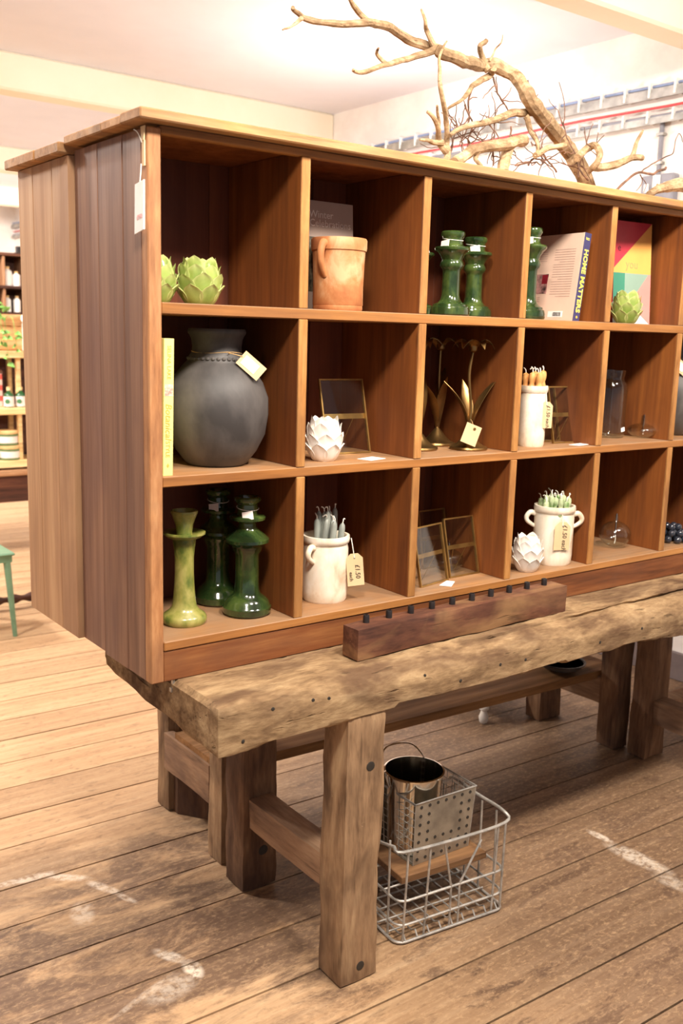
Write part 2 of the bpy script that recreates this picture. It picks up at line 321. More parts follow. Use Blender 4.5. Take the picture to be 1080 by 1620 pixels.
M_ARTI = glaze('lime_glaze', (104, 126, 50), (132, 152, 70), (156, 172, 90), 12, 0.2, rim=(190, 196, 124))
M_ARTIW = glaze('white_glaze', (226, 216, 204), (242, 234, 224), (250, 246, 238), 10, 0.35, 0.3)
M_GREEN = glaze('bottle_green_glaze', (20, 35, 16), (40, 60, 28), (76, 92, 42), 14, 0.14, 0.7)
M_OLIVE = glaze('mottled_olive_glaze', (82, 100, 40), (138, 138, 66), (168, 160, 92), 26, 0.3, 0.35)
M_TERRA = glaze('weathered_terracotta', (158, 92, 52), (182, 120, 72), (204, 160, 118), 15, 0.7, 0.0, 0.3)
M_CROCK = glaze('crackled_cream_glaze', (206, 176, 146), (236, 220, 196), (246, 236, 220), 15, 0.45, 0.2, 0.12)
M_BLACKV = glaze('smoked_black_clay', (58, 54, 53), (80, 75, 73), (100, 94, 89), 7, 0.55, 0.0, 0.15)
M_TAG = plain('manila_card', (222, 192, 148), 0.8, var=0.04)
M_PAPER = plain('white_card', (246, 244, 240), 0.8, var=0.02)
M_PINKP = plain('pale_label_paper', (236, 222, 214), 0.8, var=0.03)
M_TWINE = plain('jute_twine', (188, 152, 104), 0.9, var=0.15, nscale=60)
M_STRING = plain('white_string', (240, 232, 220), 0.9)
M_INK = plain('black_ink', (46, 38, 34), 0.8)
M_INKT = plain('tan_ink', (196, 168, 72), 0.8)
M_INKR = plain('pale_red_ink', (224, 160, 160), 0.8)
def cand(name, a, b, sc): return glaze(name, a, b, b, sc, 0.4, 0.2, 0.02)
M_CGREY = cand('grey_wax', (112, 118, 112), (150, 154, 146), 9)
M_CAMB = cand('amber_wax', (192, 112, 52), (226, 164, 98), 20)
M_CGRN = cand('green_white_wax', (84, 122, 52), (190, 204, 160), 30)
M_WICK = plain('wick_cotton', (240, 232, 218), 0.9)

# ------------------------------------------------------------------ the room
fl = struct(MB().box(-6, 3.3, -4.5, 10.3, -0.06, -0.022).build('floor', M_GAP))
lines = [-0.70, -.493, -.294, -.10, .10, .312, .51, .70, .93, 1.13, 1.34, 1.55, 1.76, 1.96, 2.18, 2.40, 2.63]
y = 2.63
while y < 10.0: y += random.uniform(.19, .23); lines.append(y)
y = -.70
front = []
while y > -4.2: y -= random.uniform(.19, .23); front.append(y)
lines = front[::-1] + lines
SL = -0.035
for i in range(len(lines) - 1):
    cuts = [-6.0] + sorted(random.uniform(-5, 3) for _ in range(1 if random.random() < 0.75 else 2)) + [3.17]
    if -1.2 < lines[i] < 2.0: cuts = [-6.0, random.choice([-2.4, -1.9, -3.1]), 3.17]
    for a, b in zip(cuts[:-1], cuts[1:]):
        if b - a < 0.1: continue
        g = 0.0030; y0 = lines[i] + g; y1 = lines[i + 1] - g; zt = random.uniform(-0.0012, 0.0)
        q = [(a + .002, y0 - SL * 0 + SL * (a - .3)), (b - .002, y0 + SL * (b - .3)), (b - .002, y1 + SL * (b - .3)), (a + .002, y1 + SL * (a - .3))]
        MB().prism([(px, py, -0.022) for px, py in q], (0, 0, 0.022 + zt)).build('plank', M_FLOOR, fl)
XW = 3.17; ZC = 3.10; YB = 10.2
struct(MB().box(XW, XW + 0.2, -4.5, YB + 0.2, 0, ZC).build('wall_right', M_WALL))
struct(MB().box(-6, XW, YB, YB + 0.2, 0, ZC).build('wall_back', M_WALL))
struct(MB().box(-6, XW + 0.2, -4.5, YB + 0.2, ZC, ZC + 0.1).build('ceiling', M_CEIL))
struct(MB().box(XW - 0.02, XW, -4.5, YB, 0, 0.14, 0.004).build('baseboard_right', M_SKIRT))
for i, (ya, yb) in enumerate([(0.68, 0.83), (3.69, 3.86), (6.6, 6.77), (9.0, 9.15)]):
    struct(MB().box(-6, XW, ya, yb, 2.90, ZC, 0.012).build('trim_%d' % (i + 1), M_BEAMP))
# cable trays along the right-hand wall
def cable_tray(z, h, label, cables):
    t = thing('cable_tray', label, 'cable tray', (XW, 4.0, z))
    MB().box(XW - 0.05, XW - .002, -3, YB - .02, z, z + h).box(XW - 0.055, XW - 0.045, -3, YB - .02, z - 0.01, z + h * 0.5).build('tray', M_STEEL, t)
    for dz, r, mat, nm in cables:
        MB().tube([(XW - 0.035, yy, z + dz + 0.004 * math.sin(yy * 5)) for yy in [k * 0.25 - 3 for k in range(52)] + [YB - .03]], r, 6).build(nm, mat, t, True)
    clip = MB().box(-0.056, 0, -0.006, 0.006, -0.004, h + 0.030, 0.002).mesh('cable_clip', M_PAPER)
    for k in range(36): inst(clip, 'cable_clip', t, (-.002, -3.6 + k * 0.14, 0))
    return t
M_BLUE = plain('blue_cable', (132, 148, 184), 0.6); M_RED = plain('red_cable', (206, 70, 74), 0.6); M_GREYC = plain('grey_cable', (140, 140, 150), 0.6)
cable_tray(2.775, 0.035, 'upper grey cable tray with a blue cable along the white wall', [(0.050, 0.007, M_BLUE, 'cable'), (0.012, 0.012, M_GREYC, 'cable')])
cable_tray(2.66, 0.022, 'lower grey cable tray with a red cable along the white wall', [(0.068, 0.006, M_RED, 'cable'), (0.03, 0.008, M_GREYC, 'cable')])
t = thing('wall_conduit', 'thin grey vertical conduit pipe running down the wall to the switch box', 'conduit', (XW, 1.04, 2.42))
MB().tube([(XW - 0.015, 1.04, 2.42), (XW - 0.015, 1.04, 2.66)], 0.011, 8).build('pipe', M_GREYC, t, True)
for z in (2.47, 2.6): MB().box(XW - 0.03, XW, 1.02, 1.06, z, z + 0.012).build('clip', M_STEEL, t)
t = thing('switch_box', 'grey metal switch box with white plates on the wall above the cabinet', 'switch box', (XW, 1.02, 2.27))
MB().box(XW - 0.05, XW, 0.93, 1.11, 2.27, 2.42, 0.006).build('box', M_GREYC, t)
for yy, zz, s in ((1.075, 2.36, .02), (1.02, 2.385, .03), (0.965, 2.36, .02)): MB().box(XW - 0.055, XW - 0.05, yy - s * .7, yy + s * .7, zz - s, zz + s, 0.002).build('plate', M_PAPER, t)

# ------------------------------------------------------------------ pigeonhole cabinet
ZB = 0.835; Z1, Z2, Z3 = ZB + .8601, ZB + .4794, ZB + .0966
DX = [.4034, .7823, 1.159, 1.5375, 1.9186, 2.298]; XR = 2.69; DEP = 0.335; ZT = ZB + 1.2042
cb = thing('pigeonhole_cabinet', 'long stained wooden cabinet with three rows of open pigeonholes on the workbench', 'cabinet', (1.35, .19, ZB))
SH = [(Z1, .025), (Z2, .024), (Z3, .022)]
MB().box(0, .032, 0, .03, ZB, ZB + 1.215, .0025).build('stile', W_STILE, cb)
MB().box(XR - .032, XR, 0, .03, ZB, ZB + 1.215, .0025).build('stile', W_STILE, cb)
for a, b in ((.031, .124), (.124, .257), (.257, .392)): MB().box(0.001 if a < .1 else 0, .022, a + .0008, b - .0008, ZB + (.0 if a < .2 else .006), ZB + 1.215, .0018).build('side_board', W_SIDE, cb)
for a, b in ((.031, .124), (.124, .257), (.257, .392)): MB().box(XR - .022, XR, a + .0008, b - .0008, ZB, ZB + 1.215, .0018).build('side_board', W_SIDE, cb)
for k, (z, th) in enumerate(SH):
    MB().box(.032, XR - .032, 0.001 if k < 2 else -.002, DEP, z - th, z, .002).build('shelf', W_SHELF, cb)
MB().box(.032, XR - .032, 0.001, .022, ZB, Z3 - .0235, .002).build('plinth', W_PLIN, cb)
MB().box(.032, XR - .032, 0.002, .024, ZT, ZB + 1.2215, .002).build('header_rail', W_SHELF, cb)
rows = [(Z1, ZT + .001), (Z2, Z1 - .025), (Z3, Z2 - .024)]
for x in DX:
    for k, (a, b) in enumerate(rows):
        j = random.uniform(-.0015, .0015)
        dv = MB().box(x - .0120 + j, x + .0120 + j, 0.0055, DEP, a + .0003, b - .0003 if k else ZB + 1.2160, .001).build('divider', W_CARC, cb)
        MB().box(x - .0125 + j, x + .0125 + j, -.0005 if k else .0012, .0055, a + .0003, b - .0003 if k else ZT - .0003, .0014).build('lit_worn_edge', W_EDGELIT, dv)  # added front strip; wear and light on the edge painted into its wood
xx = .022
while xx < XR - .03:
    x2 = min(xx + random.uniform(.13, .19), XR - .022)
    MB().box(xx + .0008, x2 - .0008, DEP + random.uniform(0, .003), DEP + .018, ZB + .03, ZB + 1.22, .0015).build('back_board', W_BACK, cb); xx = x2
tops = [(-.034, .065), (.0655, .168), (.1685, .385)]
for a, b in tops:
    e = -.028 + random.uniform(-.003, .003)
    MB().box(e, XR + .028, a, b, ZB + 1.2225, ZB + 1.2445 - (0.002 if a > 0 else 0), .003).build('top_board', W_TOP, cb)
MB().box(.036, XR - .036, .025, DEP, ZB + 1.2165, ZB + 1.2222).build('cell_ceiling', W_CARC, cb)
MB().box(.056, .062, .004, .012, ZB - .024, ZB + .002).box(.052, .066, .003, .013, ZB - .03, ZB - .02).build('metal_catch', M_STEEL, cb)
# hanging price tag on the cabinet side
tg = MB().prism([(0, .026, 1.935), (0, -.016, 1.941), (0, -.014, 1.842), (0, .030, 1.834)], (-.003, 0, 0)); tg.xf(Matrix.Translation((-.012, .002, 0)))
lab = tag(tg.build('price_tag', M_PAPER), 'white card price tag hanging by string from the cabinet top corner', 'price tag')
MB().tube([(-.013, .008, 1.936), (-.01, .010, 1.955), (-.009, .009, 1.975)], .0013, 6).build('string', M_STRING, lab, True)
MB().box(-.0045, -.0015, .004, .014, 1.972, 2.022).prism([(-.003, .004, 2.022), (-.003, .014, 2.022), (-.003, .018, 2.05), (-.003, .000, 2.05)], (-.003, 0, 0)).build('paper_strip', M_TAG, lab)
MB().tube(spline([(-.006, .012, 2.018), (-.010, .014, 2.030), (-.012, .022, 2.040), (-.012, .036, 2.046)], 4), .0011, 6).build('loose_string', M_STRING, lab, True)
lettering('£950', .013, M_INKR, lab, basis((-.0158, .006, 1.868), (0, -1, .12), (0, 0.1, 1)), ext=.0002)

# ------------------------------------------------------------------ second cabinet, back to back
pc = thing('pine_cabinet', 'paler pine cabinet standing back to back behind the pigeonhole cabinet', 'cabinet', (1.35, .57, ZB))
for a, b in ((.397, .505), (.505, .64), (.64, .750)): MB().box(-.014, .012, a + .0006, b - .0006, ZB + .004, ZB + 1.205, .002).build('side_board', W_SIDE2, pc)
MB().box(.012, XR, .73, .748, ZB + .01, ZB + 1.205).build('rear_panel', W_SIDE2, pc)
MB().box(.012, XR, .40, .418, ZB + .01, ZB + 1.205).build('front_panel', W_SIDE2, pc)
MB().box(XR - .01, XR + .012, .397, .75, ZB + .004, ZB + 1.205).build('side_board', W_SIDE2, pc)
MB().box(.012, XR - .01, .418, .73, ZB + .02, ZB + .04).build('bottom_board', W_SIDE2, pc)
for a, b in ((.392, .55), (.5505, .772)): MB().box(-.040 + random.uniform(-.003, .003), XR + .03, a, b, ZB + 1.206, ZB + 1.231, .003).build('top_board', W_TOP, pc)

# ------------------------------------------------------------------ workbenches
def rough_block(x0, x1, y0, y1, z0, z1, nx=6, ny=6, nz=12, amp=.004, fs=9.0, b=.008, shape=None):
    """timber: subdivided box with worn edges and uneven faces"""
    s = MB(); idx = {}
    def vid(i, j, k):
        key = (i, j, k)
        if key not in idx:
            u, v, q = i / nx, j / ny, k / nz
            p = Vector((x0 + (x1 - x0) * u, y0 + (y1 - y0) * v, z0 + (z1 - z0) * q))
            ext = (i in (0, nx)) + (j in (0, ny)) + (k in (0, nz))
            c = Vector(((x0 + x1) / 2, (y0 + y1) / 2, (z0 + z1) / 2)); d = Vector((0, 0, 0))
            if i in (0, nx): d.x = math.copysign(1, p.x - c.x)
            if j in (0, ny): d.y = math.copysign(1, p.y - c.y)
            if k in (0, nz): d.z = math.copysign(1, p.z - c.z)
            if ext >= 2: p -= d * b * (0.55 + 0.6 * noise.noise(p * 7 + Vector((3, 1, 2))))
            p += d.normalized() * amp * (noise.noise(p * fs) + 0.5 * noise.noise(p * fs * 3.1))
            if shape: p = shape(p, u, v, q)
            idx[key] = len(s.v); s.v.append(p)
        return idx[key]
    for i in range(nx):
        for j in range(ny):
            for k in (0, nz): s.f.append((vid(i, j, k), vid(i + 1, j, k), vid(i + 1, j + 1, k), vid(i, j + 1, k)))
        for k in range(nz):
            for j in (0, ny): s.f.append((vid(i, j, k), vid(i + 1, j, k), vid(i + 1, j, k + 1), vid(i, j, k + 1)))
    for j in range(ny):
        for k in range(nz):
            for i in (0, nx): s.f.append((vid(i, j, k), vid(i, j + 1, k), vid(i, j + 1, k + 1), vid(i, j, k + 1)))
    return s
from mathutils.bvhtree import BVHTree
def holed(parent, surf, pts, r=.012):
    """dark bolt holes and woodworm holes lying on the uneven front of a timber"""
    tree = BVHTree.FromPolygons([v.copy() for v in surf.v], surf.f)
    for x, z in pts:
        hit = tree.ray_cast(Vector((x, -2, z)), Vector((0, 1, 0)))
        if hit[0] is None: continue
        m = Matrix.Translation(hit[0] + Vector((0, -.0007, 0))) @ Matrix.Rotation(R(90), 4, 'X')
        MB().lathe([(1e-4, .0006), (r * .7, .0006), (r, 0), (r * 1.05, -.0015)], 12).xf(m).build('bolt_hole', M_HOLE, parent)
wb = thing('workbench', 'massive weathered timber workbench with rough beam front under the pigeonhole cabinet', 'workbench', (1.4, .1, 0))
def bshape(p, u, v, q):
    if q > .5: p.z -= 0
    if v < .12:           # worn, sloping front arris growing to the right
        k = min(1, max(0, (p.x - .08) / .5)); top = max(0, (q - .45) / .55)
        p.y += (0.045 + 0.035 * max(0, min(1, (p.x - 0.9) / .9))) * k * top ** 2.2 * (1 - v / .12)
    if q < .5: p.z += .035 * max(0, v - .15) / .85 + (1 - 2 * q) * (0.008 * math.sin(p.x * 5.0) * min(1, max(0, (p.x - .3) * 3)) + (.012 if .56 < p.x < 1.2 else 0) - .012 * max(0, min(1, (p.x - 1.45) / .3)))
    return p
tb = rough_block(.055, 2.95, -.207, .41, .715, ZB, 190, 24, 10, .0048, 13, .012, bshape)
for q in tb.v:
    if q.z > ZB - .012 and q.y > -.09: q.z = min(q.z, ZB - .0006)
holed(wb, tb, [(.31, .800), (.355, .795), (.93, .77), (1.03, .765), (.20, .802), (1.35, .76), (.66, .79), (.12, .745), (.78, .755), (1.55, .77)], .0045)
top = tb.build('bench_top', W_BEAM, wb, True)
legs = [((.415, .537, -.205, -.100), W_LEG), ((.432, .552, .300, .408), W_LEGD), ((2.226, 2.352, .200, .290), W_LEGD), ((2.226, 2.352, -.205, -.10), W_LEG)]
for (a, b, c, d), m in legs:
    lg = rough_block(a, b, c, d, 0.001, .735, 6, 5, 26, .0045, 9, .007)
    if a < .42: holed(wb, lg, [(.49, .589), (.478, .045)], .0125)
    elif a < .5: holed(wb, lg, [(.505, .118)], .016)
    lg.build('leg', m, wb, True)
rough_block(.448, .528, -.10, .30, .205, .300, 4, 10, 4, .002, 8, .005).build('stretcher', W_STR, wb, True)
rough_block(2.25, 2.33, -.10, .20, .15, .25, 4, 10, 4, .002, 8, .005).build('stretcher', W_STR, wb, True)
rough_block(2.352, 2.95, .21, .285, .125, .215, 8, 3, 3, .002, 8, .005).build('rail', W_STR, wb, True)
w2 = thing('rear_workbench', 'second timber workbench behind the first with a low board shelf', 'workbench', (1.4, .7, 0))
rough_block(.40, 2.95, .425, .95, .73, ZB - .001, 30, 8, 3, .003, 8, .006).build('bench_top', W_BEAM, w2, True)
for (a, b, c, d) in ((.458, .545, .472, .556), (.478, .600, .868, .955), (2.200, 2.290, .330, .425), (2.170, 2.310, .702, .79)):
    rough_block(a, b, c, d, 0.001, .74, 4, 4, 14, .003, 8, .006).build('leg', W_LEGD if a > 2 else W_LEG, w2, True)
rough_block(.460, .500, .556, .868, .17, .30, 3, 10, 4, .002, 8, .004).build('stretcher', W_STR, w2, True)
rough_block(2.21, 2.26, .425, .702, .17, .285, 3, 8, 4, .002, 8, .004).build('stretcher', W_STR, w2, True)
MB().prism([(.47, .50, .286), (2.34, .44, .272), (2.34, .68, .272), (.47, .80, .286)], (0, 0, .033)).build('low_shelf', W_LOW, w2)
MB().prism([(.50, .84, .001), (.60, .70, .001), (.60, .86, .001), (.50, .868, .001)], (0, 0, .17)).build('brace_block', W_LEGD, w2)
b = thing('shallow_bowl', 'dark shallow bowl resting on the low shelf below the workbench', 'bowl', (2.08, .53, .3125))
MB().lathe([(1e-4, 0), (.045, 0), (.075, .012), (.098, .034), (.092, .034), (.07, .017), (1e-4, .008)], 28).build('bowl_body', M_BLACKV, b, True, False)
MB().lathe([(.092, .033), (.099, .033), (.100, .037), (.093, .037), (.092, .033)], 28).build('rim', M_IRON, b, True, False)

# white painted foot of a small stand seen under the bench
ws = thing('small_white_stand', 'small white painted stand with turned feet on the floor behind the benches', 'stand', (2.06, 1.0, 0))
M_WPAINT = plain('worn_white_paint', (226, 218, 208), 0.6, var=.06)
foot = MB().lathe([(.010, 0), (.018, .008), (.021, .03), (.014, .05), (.012, .058), (.022, .066), (.022, .075), (.013, .085), (.016, .11), (.018, .13)], 16).mesh('turned_foot', M_WPAINT, True)
for dx, dy in ((-.1, -.17), (.22, -.17), (-.1, .15), (.22, .15)): inst(foot, 'turned_foot', ws, (dx, dy, 0))
MB().box(-.13, .25, -.20, .18, .125, .15, .004).build('stand_top', M_WPAINT, ws, False, False)

# ------------------------------------------------------------------ block with iron pegs
pb = thing('peg_block', 'dark stained timber block with a row of iron pegs on the bench front', 'peg rack', (.9, -.085, ZB))
ang = math.atan2(.021, .809)
blk = rough_block(-.405, .405, -.035, .032, 0.0005, .084, 30, 4, 5, .0018, 12, .004)
o = blk.xf(Matrix.Rotation(ang, 4, 'Z')).build('block', W_BLOCK, pb, True, False)
pm = MB().lathe([(.0085, 0), (.0085, .018), (.0075, .021), (.0045, .021), (.0042, .014), (1e-4, .014)], 12).mesh('iron_peg', M_IRON, True)
for k in range(10):
    x = -.347 + k * .0765; inst(pm, 'iron_peg', pb, (x, .005 + x * .026, .083), (0, 0, k))

# ------------------------------------------------------------------ artichokes
def leaf_mesh(R0, H0, th0, th1, wid, curl, mat, name='leaf'):
    nu, nv = 6, 8; T = .0024; s = MB(); rim = []
    def pt(u, t, off):
        th = th0 + (th1 - th0) * t
        wdt = wid * (0.80 + 0.55 * t) if t < .5 else wid * 1.075 * (1 - ((t - .5) / .5) ** 2.6) + .02
        ph = u * wdt; r = R0 * (1.03 + .05 * t) + off - abs(u) ** 2 * .05 * R0 * (1 - t) + abs(u) ** 3 * .06 * R0 * t
        r += .016 * R0 * math.sin(u * 5 + t * 4) * t; k = curl * R0 * t ** 4
        rr = r * math.sin(th) + k * .9
        return Vector((rr * math.cos(ph), rr * math.sin(ph), max(0.0012, H0 * (.234 * -1 + 1 - math.cos(th) * (r / R0)) + k * .55)))
    for off in (0, -T):
        for j in range(nv + 1):
            for i in range(nu + 1):
                u = -1 + 2 * i / nu; t = j / nv; s.v.append(pt(u, t, off)); rim.append(max(abs(u) ** 5 * min(1, t * 1.6), t ** 7))
    N = (nu + 1) * (nv + 1)
    for j in range(nv):
        for i in range(nu):
            a = j * (nu + 1) + i; s.f.append((a, a + 1, a + nu + 2, a + nu + 1)); s.f.append((N + a, N + a + nu + 1, N + a + nu + 2, N + a + 1))
    bd = [i for i in range(nu + 1)] + [j * (nu + 1) + nu for j in range(1, nv + 1)] + [nv * (nu + 1) + i for i in range(nu - 1, -1, -1)] + [j * (nu + 1) for j in range(nv - 1, 0, -1)]
    for k in range(len(bd)): a, b = bd[k], bd[(k + 1) % len(bd)]; s.f.append((a, N + a, N + b, b))
    me = s.mesh(name, mat, True); at = me.attributes.new('glaze_break', 'FLOAT', 'POINT'); at.data.foreach_set('value', rim)
    return me
def artichoke(loc, Rr, Hh, mat, label, group, rz=0, name='ceramic_artichoke'):
    t = thing(name, label, 'ornament', loc, rz, group)
    r = Rr * .86; h = Hh * .535
    core = [(r * .66, 0.0)] + [(r * .98 * math.sin(a), h * .766 - h * .98 * math.cos(a)) for a in [R(x) for x in range(46, 150, 8)]] + [(1e-4, h * 1.5)]
    MB().lathe(core, 24).build('core', mat, t, True, False)
    for th0, th1, n, wd, cu, ph in ((36, 84, 7, .52, .17, 0), (56, 104, 7, .52, .17, .45), (76, 124, 7, .52, .15, .1), (96, 142, 6, .60, .14, .5)):
        me = leaf_mesh(r, h, R(th0), R(th1), wd, cu, mat)
        for k in range(n): inst(me, 'leaf', t, (0, 0, 0), (0, 0, ph + 2 * math.pi * k / n + random.uniform(-.08, .08)), (1, 1, random.uniform(.97, 1.03)))
    return t
artichoke((.172, .09, Z1), .053, .116, M_ARTI, 'lime green ceramic artichoke in full view in the top left pigeonhole', 'lime artichokes', .3)
artichoke((.070, .11, Z1), .050, .112, M_ARTI, 'lime green ceramic artichoke half hidden behind the cabinet left stile', 'lime artichokes', 1.1)
artichoke((1.682, .045, Z1), .047, .112, M_ARTI, 'lime green ceramic artichoke in front of the colourful book', 'lime artichokes', .7)
artichoke((.532, .083, Z2), .049, .125, M_ARTIW, 'white ceramic artichoke beside the single glass photo frame', 'white artichokes', .2)
artichoke((1.292, .046, Z3), .047, .128, M_ARTIW, 'white ceramic artichoke beside the two-handled crock on the bottom shelf', 'white artichokes', .9)

# ------------------------------------------------------------------ small shared bits
def card(parent, c, ex, ey, wd, h, mat, name='price_tag', th=.0012, clip=0.0):
    m = basis(c, ex, ey); hw, hh = wd / 2, h / 2
    if clip: poly = [(-hw, -hh, 0), (hw, -hh, 0), (hw, hh - clip, 0), (hw * .45, hh, 0), (-hw * .45, hh, 0), (-hw, hh - clip, 0)]
    else: poly = [(-hw, -hh, 0), (hw, -hh, 0), (hw, hh, 0), (-hw, hh, 0)]
    return MB().prism([m @ Vector(p) for p in poly], (m.to_3x3() @ Vector((0, 0, -th)))).build(name, mat, parent, False, False), m
def cord(parent, pts, r, mat, name='string', n=5): return MB().tube(spline(pts, n), r, 6).build(name, mat, parent, True, False)

# ------------------------------------------------------------------ candlesticks
def pf(px, cy, sc): return [(max(1e-4, r * sc), (cy - yy) * sc) for r, yy in px]
DARKP = [(1e-4, 1000), (140, 1000), (154, 985), (156, 945), (146, 935), (138, 905), (112, 880), (88, 860), (79, 830), (75, 760), (75, 580), (90, 555), (96, 525), (110, 515), (138, 492), (138, 472), (112, 445), (80, 420), (58, 392), (54, 365), (80, 348), (112, 338), (114, 322), (104, 312), (66, 306), (62, 290), (68, 262), (62, 235), (74, 222), (84, 208), (84, 192), (76, 182), (58, 184), (50, 210), (46, 270), (1e-4, 275)]
def candlestick(loc, h, label, group, rz=0, tags=True, prof=DARKP, mat=None, span=(1000, 182), tagd=(-.35, -1), name='ceramic_candlestick', fat=1.08):
    t = thing(name, label, 'candlestick', loc, rz, group); sc = h / (span[0] - span[1])
    MB().lathe([(r * fat if r > .001 else r, z) for r, z in pf(prof, span[0], sc)], 40).build('body', mat or M_GREEN, t, True, False)
    if tags:
        z = h * .905; r = (46 if span[0] == 795 else 68) * sc * fat
        ring = [(r * 1.02 * math.cos(a), r * 1.02 * math.sin(a), z + .004 * math.sin(a)) for a in [2 * math.pi * k / 20 for k in range(20)]]
        MB().tube(ring, .0009, 5, True).build('string', M_STRING, t, True, False)
        d = Vector((tagd[0], tagd[1], 0)).normalized(); p = d * (r + .012); sd = Vector((-d.y, d.x, 0))
        card(t, p + Vector((0, 0, z - .014)) + sd * .004, sd + Vector((0, 0, .18)), (-d.x * .35, -d.y * .35, 1), .027, .021, M_PINKP)
    return t
candlestick((.317, .105, Z3), .302, 'glossy bottle green candlestick in front, bottom left pigeonhole', 'bottle green candlesticks', 0, True, tagd=(-.75, -1))
candlestick((.307, .235, Z3), .302, 'glossy bottle green candlestick behind another in the bottom left pigeonhole', 'bottle green candlesticks', 0, True, tagd=(-1, -.75))
SHORTP = [(1e-4, 795), (86, 795), (92, 788), (92, 768), (88, 756), (80, 752), (78, 744), (58, 736), (46, 722), (41, 700), (40, 600), (42, 588), (50, 580), (55, 568), (52, 556), (46, 545), (52, 530), (66, 512), (80, 502), (82, 494), (78, 488), (54, 484), (46, 476), (45, 452), (50, 444), (55, 436), (55, 424), (50, 418), (40, 419), (36, 440), (34, 470), (1e-4, 474)]
OLIVEP = [(1e-4, 1055), (130, 1055), (142, 1035), (142, 1010), (130, 990), (96, 965), (78, 935), (71, 890), (64, 800), (60, 700), (60, 600), (66, 530), (72, 490), (72, 470), (110, 452), (132, 432), (132, 420), (120, 418), (80, 432), (52, 436), (50, 420), (56, 370), (72, 320), (85, 288), (84, 274), (74, 272), (60, 310), (48, 360), (1e-4, 370)]
candlestick((.145, .115, Z3), .280, 'speckled olive green slender candlestick in the bottom left pigeonhole', None, 0, False, OLIVEP, M_OLIVE, (1055, 272))
candlestick((.932, .062, Z1), .224, 'short bottle green candlestick nearest the front in the top row pair', 'short green candlesticks', 0, True, tagd=(-1, -.15), fat=1.0, prof=SHORTP, span=(795, 418))
candlestick((1.085, .13, Z1), .224, 'short bottle green candlestick to the right of the front one in the top row', 'short green candlesticks', 0, True, tagd=(-1, -.8), fat=1.0, prof=SHORTP, span=(795, 418))
candlestick((.930, .200, Z1), .214, 'short bottle green candlestick mostly hidden behind the divider in the top row', 'short green candlesticks', 0, True, tagd=(-.4, -1), fat=1.0, prof=SHORTP, span=(795, 418))
candlestick((1.265, .085, Z1), .262, 'tall bottle green candlestick beside the pale hardback book in the top row', None, 0, True, tagd=(-1, -.5), fat=.84, prof=SHORTP, span=(795, 418))

# ------------------------------------------------------------------ terracotta pot, crocks, jars
def handle(s, az, r, z0, z1, out, rad, tw=0):
    c, q = math.cos(az), math.sin(az); pts = [(r - .004, z1), (r + out * .55, z1 + .004), (r + out, z1 - (z1 - z0) * .22), (r + out * .92, z1 - (z1 - z0) * .55), (r + out * .4, z0 + (z1 - z0) * .18), (r - .003, z0)]
    s.tube(spline([(a * c, a * q, z) for a, z in pts], 5), [rad * (1.25 - .5 * abs(k / 25 - .1)) for k in range(26)], 10); return s
p = thing('terracotta_pot', 'weathered terracotta pot with a curled handle in the top row', 'pot', (.580, .105, Z1))
MB().lathe([(1e-4, 0), (.061, 0), (.064, .006), (.063, .014), (.0645, .016), (.064, .06), (.066, .12), (.0675, .148), (.0705, .150), (.0715, .158), (.0715, .176), (.069, .180), (.064, .178), (.061, .15), (.058, .02), (1e-4, .016)], 40).build('body', M_TERRA, p, True, False)
handle(MB(), R(-158), .066, .085, .160, .020, .0085).build('handle', M_TERRA, p, True, False)
handle(MB(), R(22), .066, .085, .160, .020, .0085).build('handle', M_TERRA, p, True, False)

def crock(loc, r, h, label, haz, name='stoneware_crock'):
    t = thing(name, label, 'crock', loc)
    MB().lathe([(1e-4, 0), (r * .92, 0), (r * .97, .006), (r, .03), (r, h * .80), (r * .96, h * .86), (r * .95, h * .875), (r * 1.03, h * .90), (r * 1.06, h * .95), (r * 1.03, h), (r * .92, h), (r * .88, h * .95), (r * .9, .02), (1e-4, .015)], 40).build('body', M_CROCK, t, True, False)
    for a in haz: handle(MB(), R(a), r * .98, h * .62, h * .84, .026, .0072).build('handle', M_CROCK, t, True, False)
    return t
def price_card(t, c, ex, ey, wd, h, hang, l1, l2):
    o, m = card(t, c, ex, ey, wd, h, M_TAG, 'price_tag', .0012, wd * .28)
    n = m.to_3x3() @ Vector((0, 0, 1)); u = m.to_3x3() @ Vector((0, 1, 0)); sx = m.to_3x3() @ Vector((1, 0, 0))
    lettering(l1, wd * .40, M_INK, o, basis(Vector(c) + n * .0006 + sx * wd * .14 - u * h * .06, -u, sx), shear=.1, sx=.92, ext=.0002)
    if l2: lettering(l2, wd * .30, M_INK, o, basis(Vector(c) + n * .0006 - sx * wd * .26 - u * h * .20, -u, sx), shear=.1, ext=.0002)
    MB().lathe([(1e-4, 0), (.0022, 0), (.0022, .0006), (1e-4, .0006)], 10).xf(basis(Vector(c) + u * h * .36, sx, u)).build('eyelet', M_HOLE, o, False, False)
    cord(t, [Vector(c) + u * h * .36 + n * .001, (Vector(c) + u * h * .36 + Vector(hang)) / 2 + n * .001, hang], .0012, M_STRING)
k2 = crock((.566, .112, Z3), .062, .178, 'cream crock of grey candles on the bottom shelf', [-157, 23])
price_card(k2, (.052, -.066, .088), (1, -.45, .10), (.06, 0, 1), .046, .088, (.048, -.050, .172), '£1.50', 'each')
k4 = crock((1.451, .085, Z3), .063, .188, 'cream two-handled crock of green candles on the bottom shelf', [-38 - 0, 142])
price_card(k4, (-.030, -.0625, .100), (1, -.48, 0), (-.05, 0.0, 1), .052, .090, (-.030, -.058, .168), '£1.50 each', '')
k3 = crock((1.324, .092, Z2), .042, .185, 'slim cream jar of amber twisted candles on the middle shelf', [])
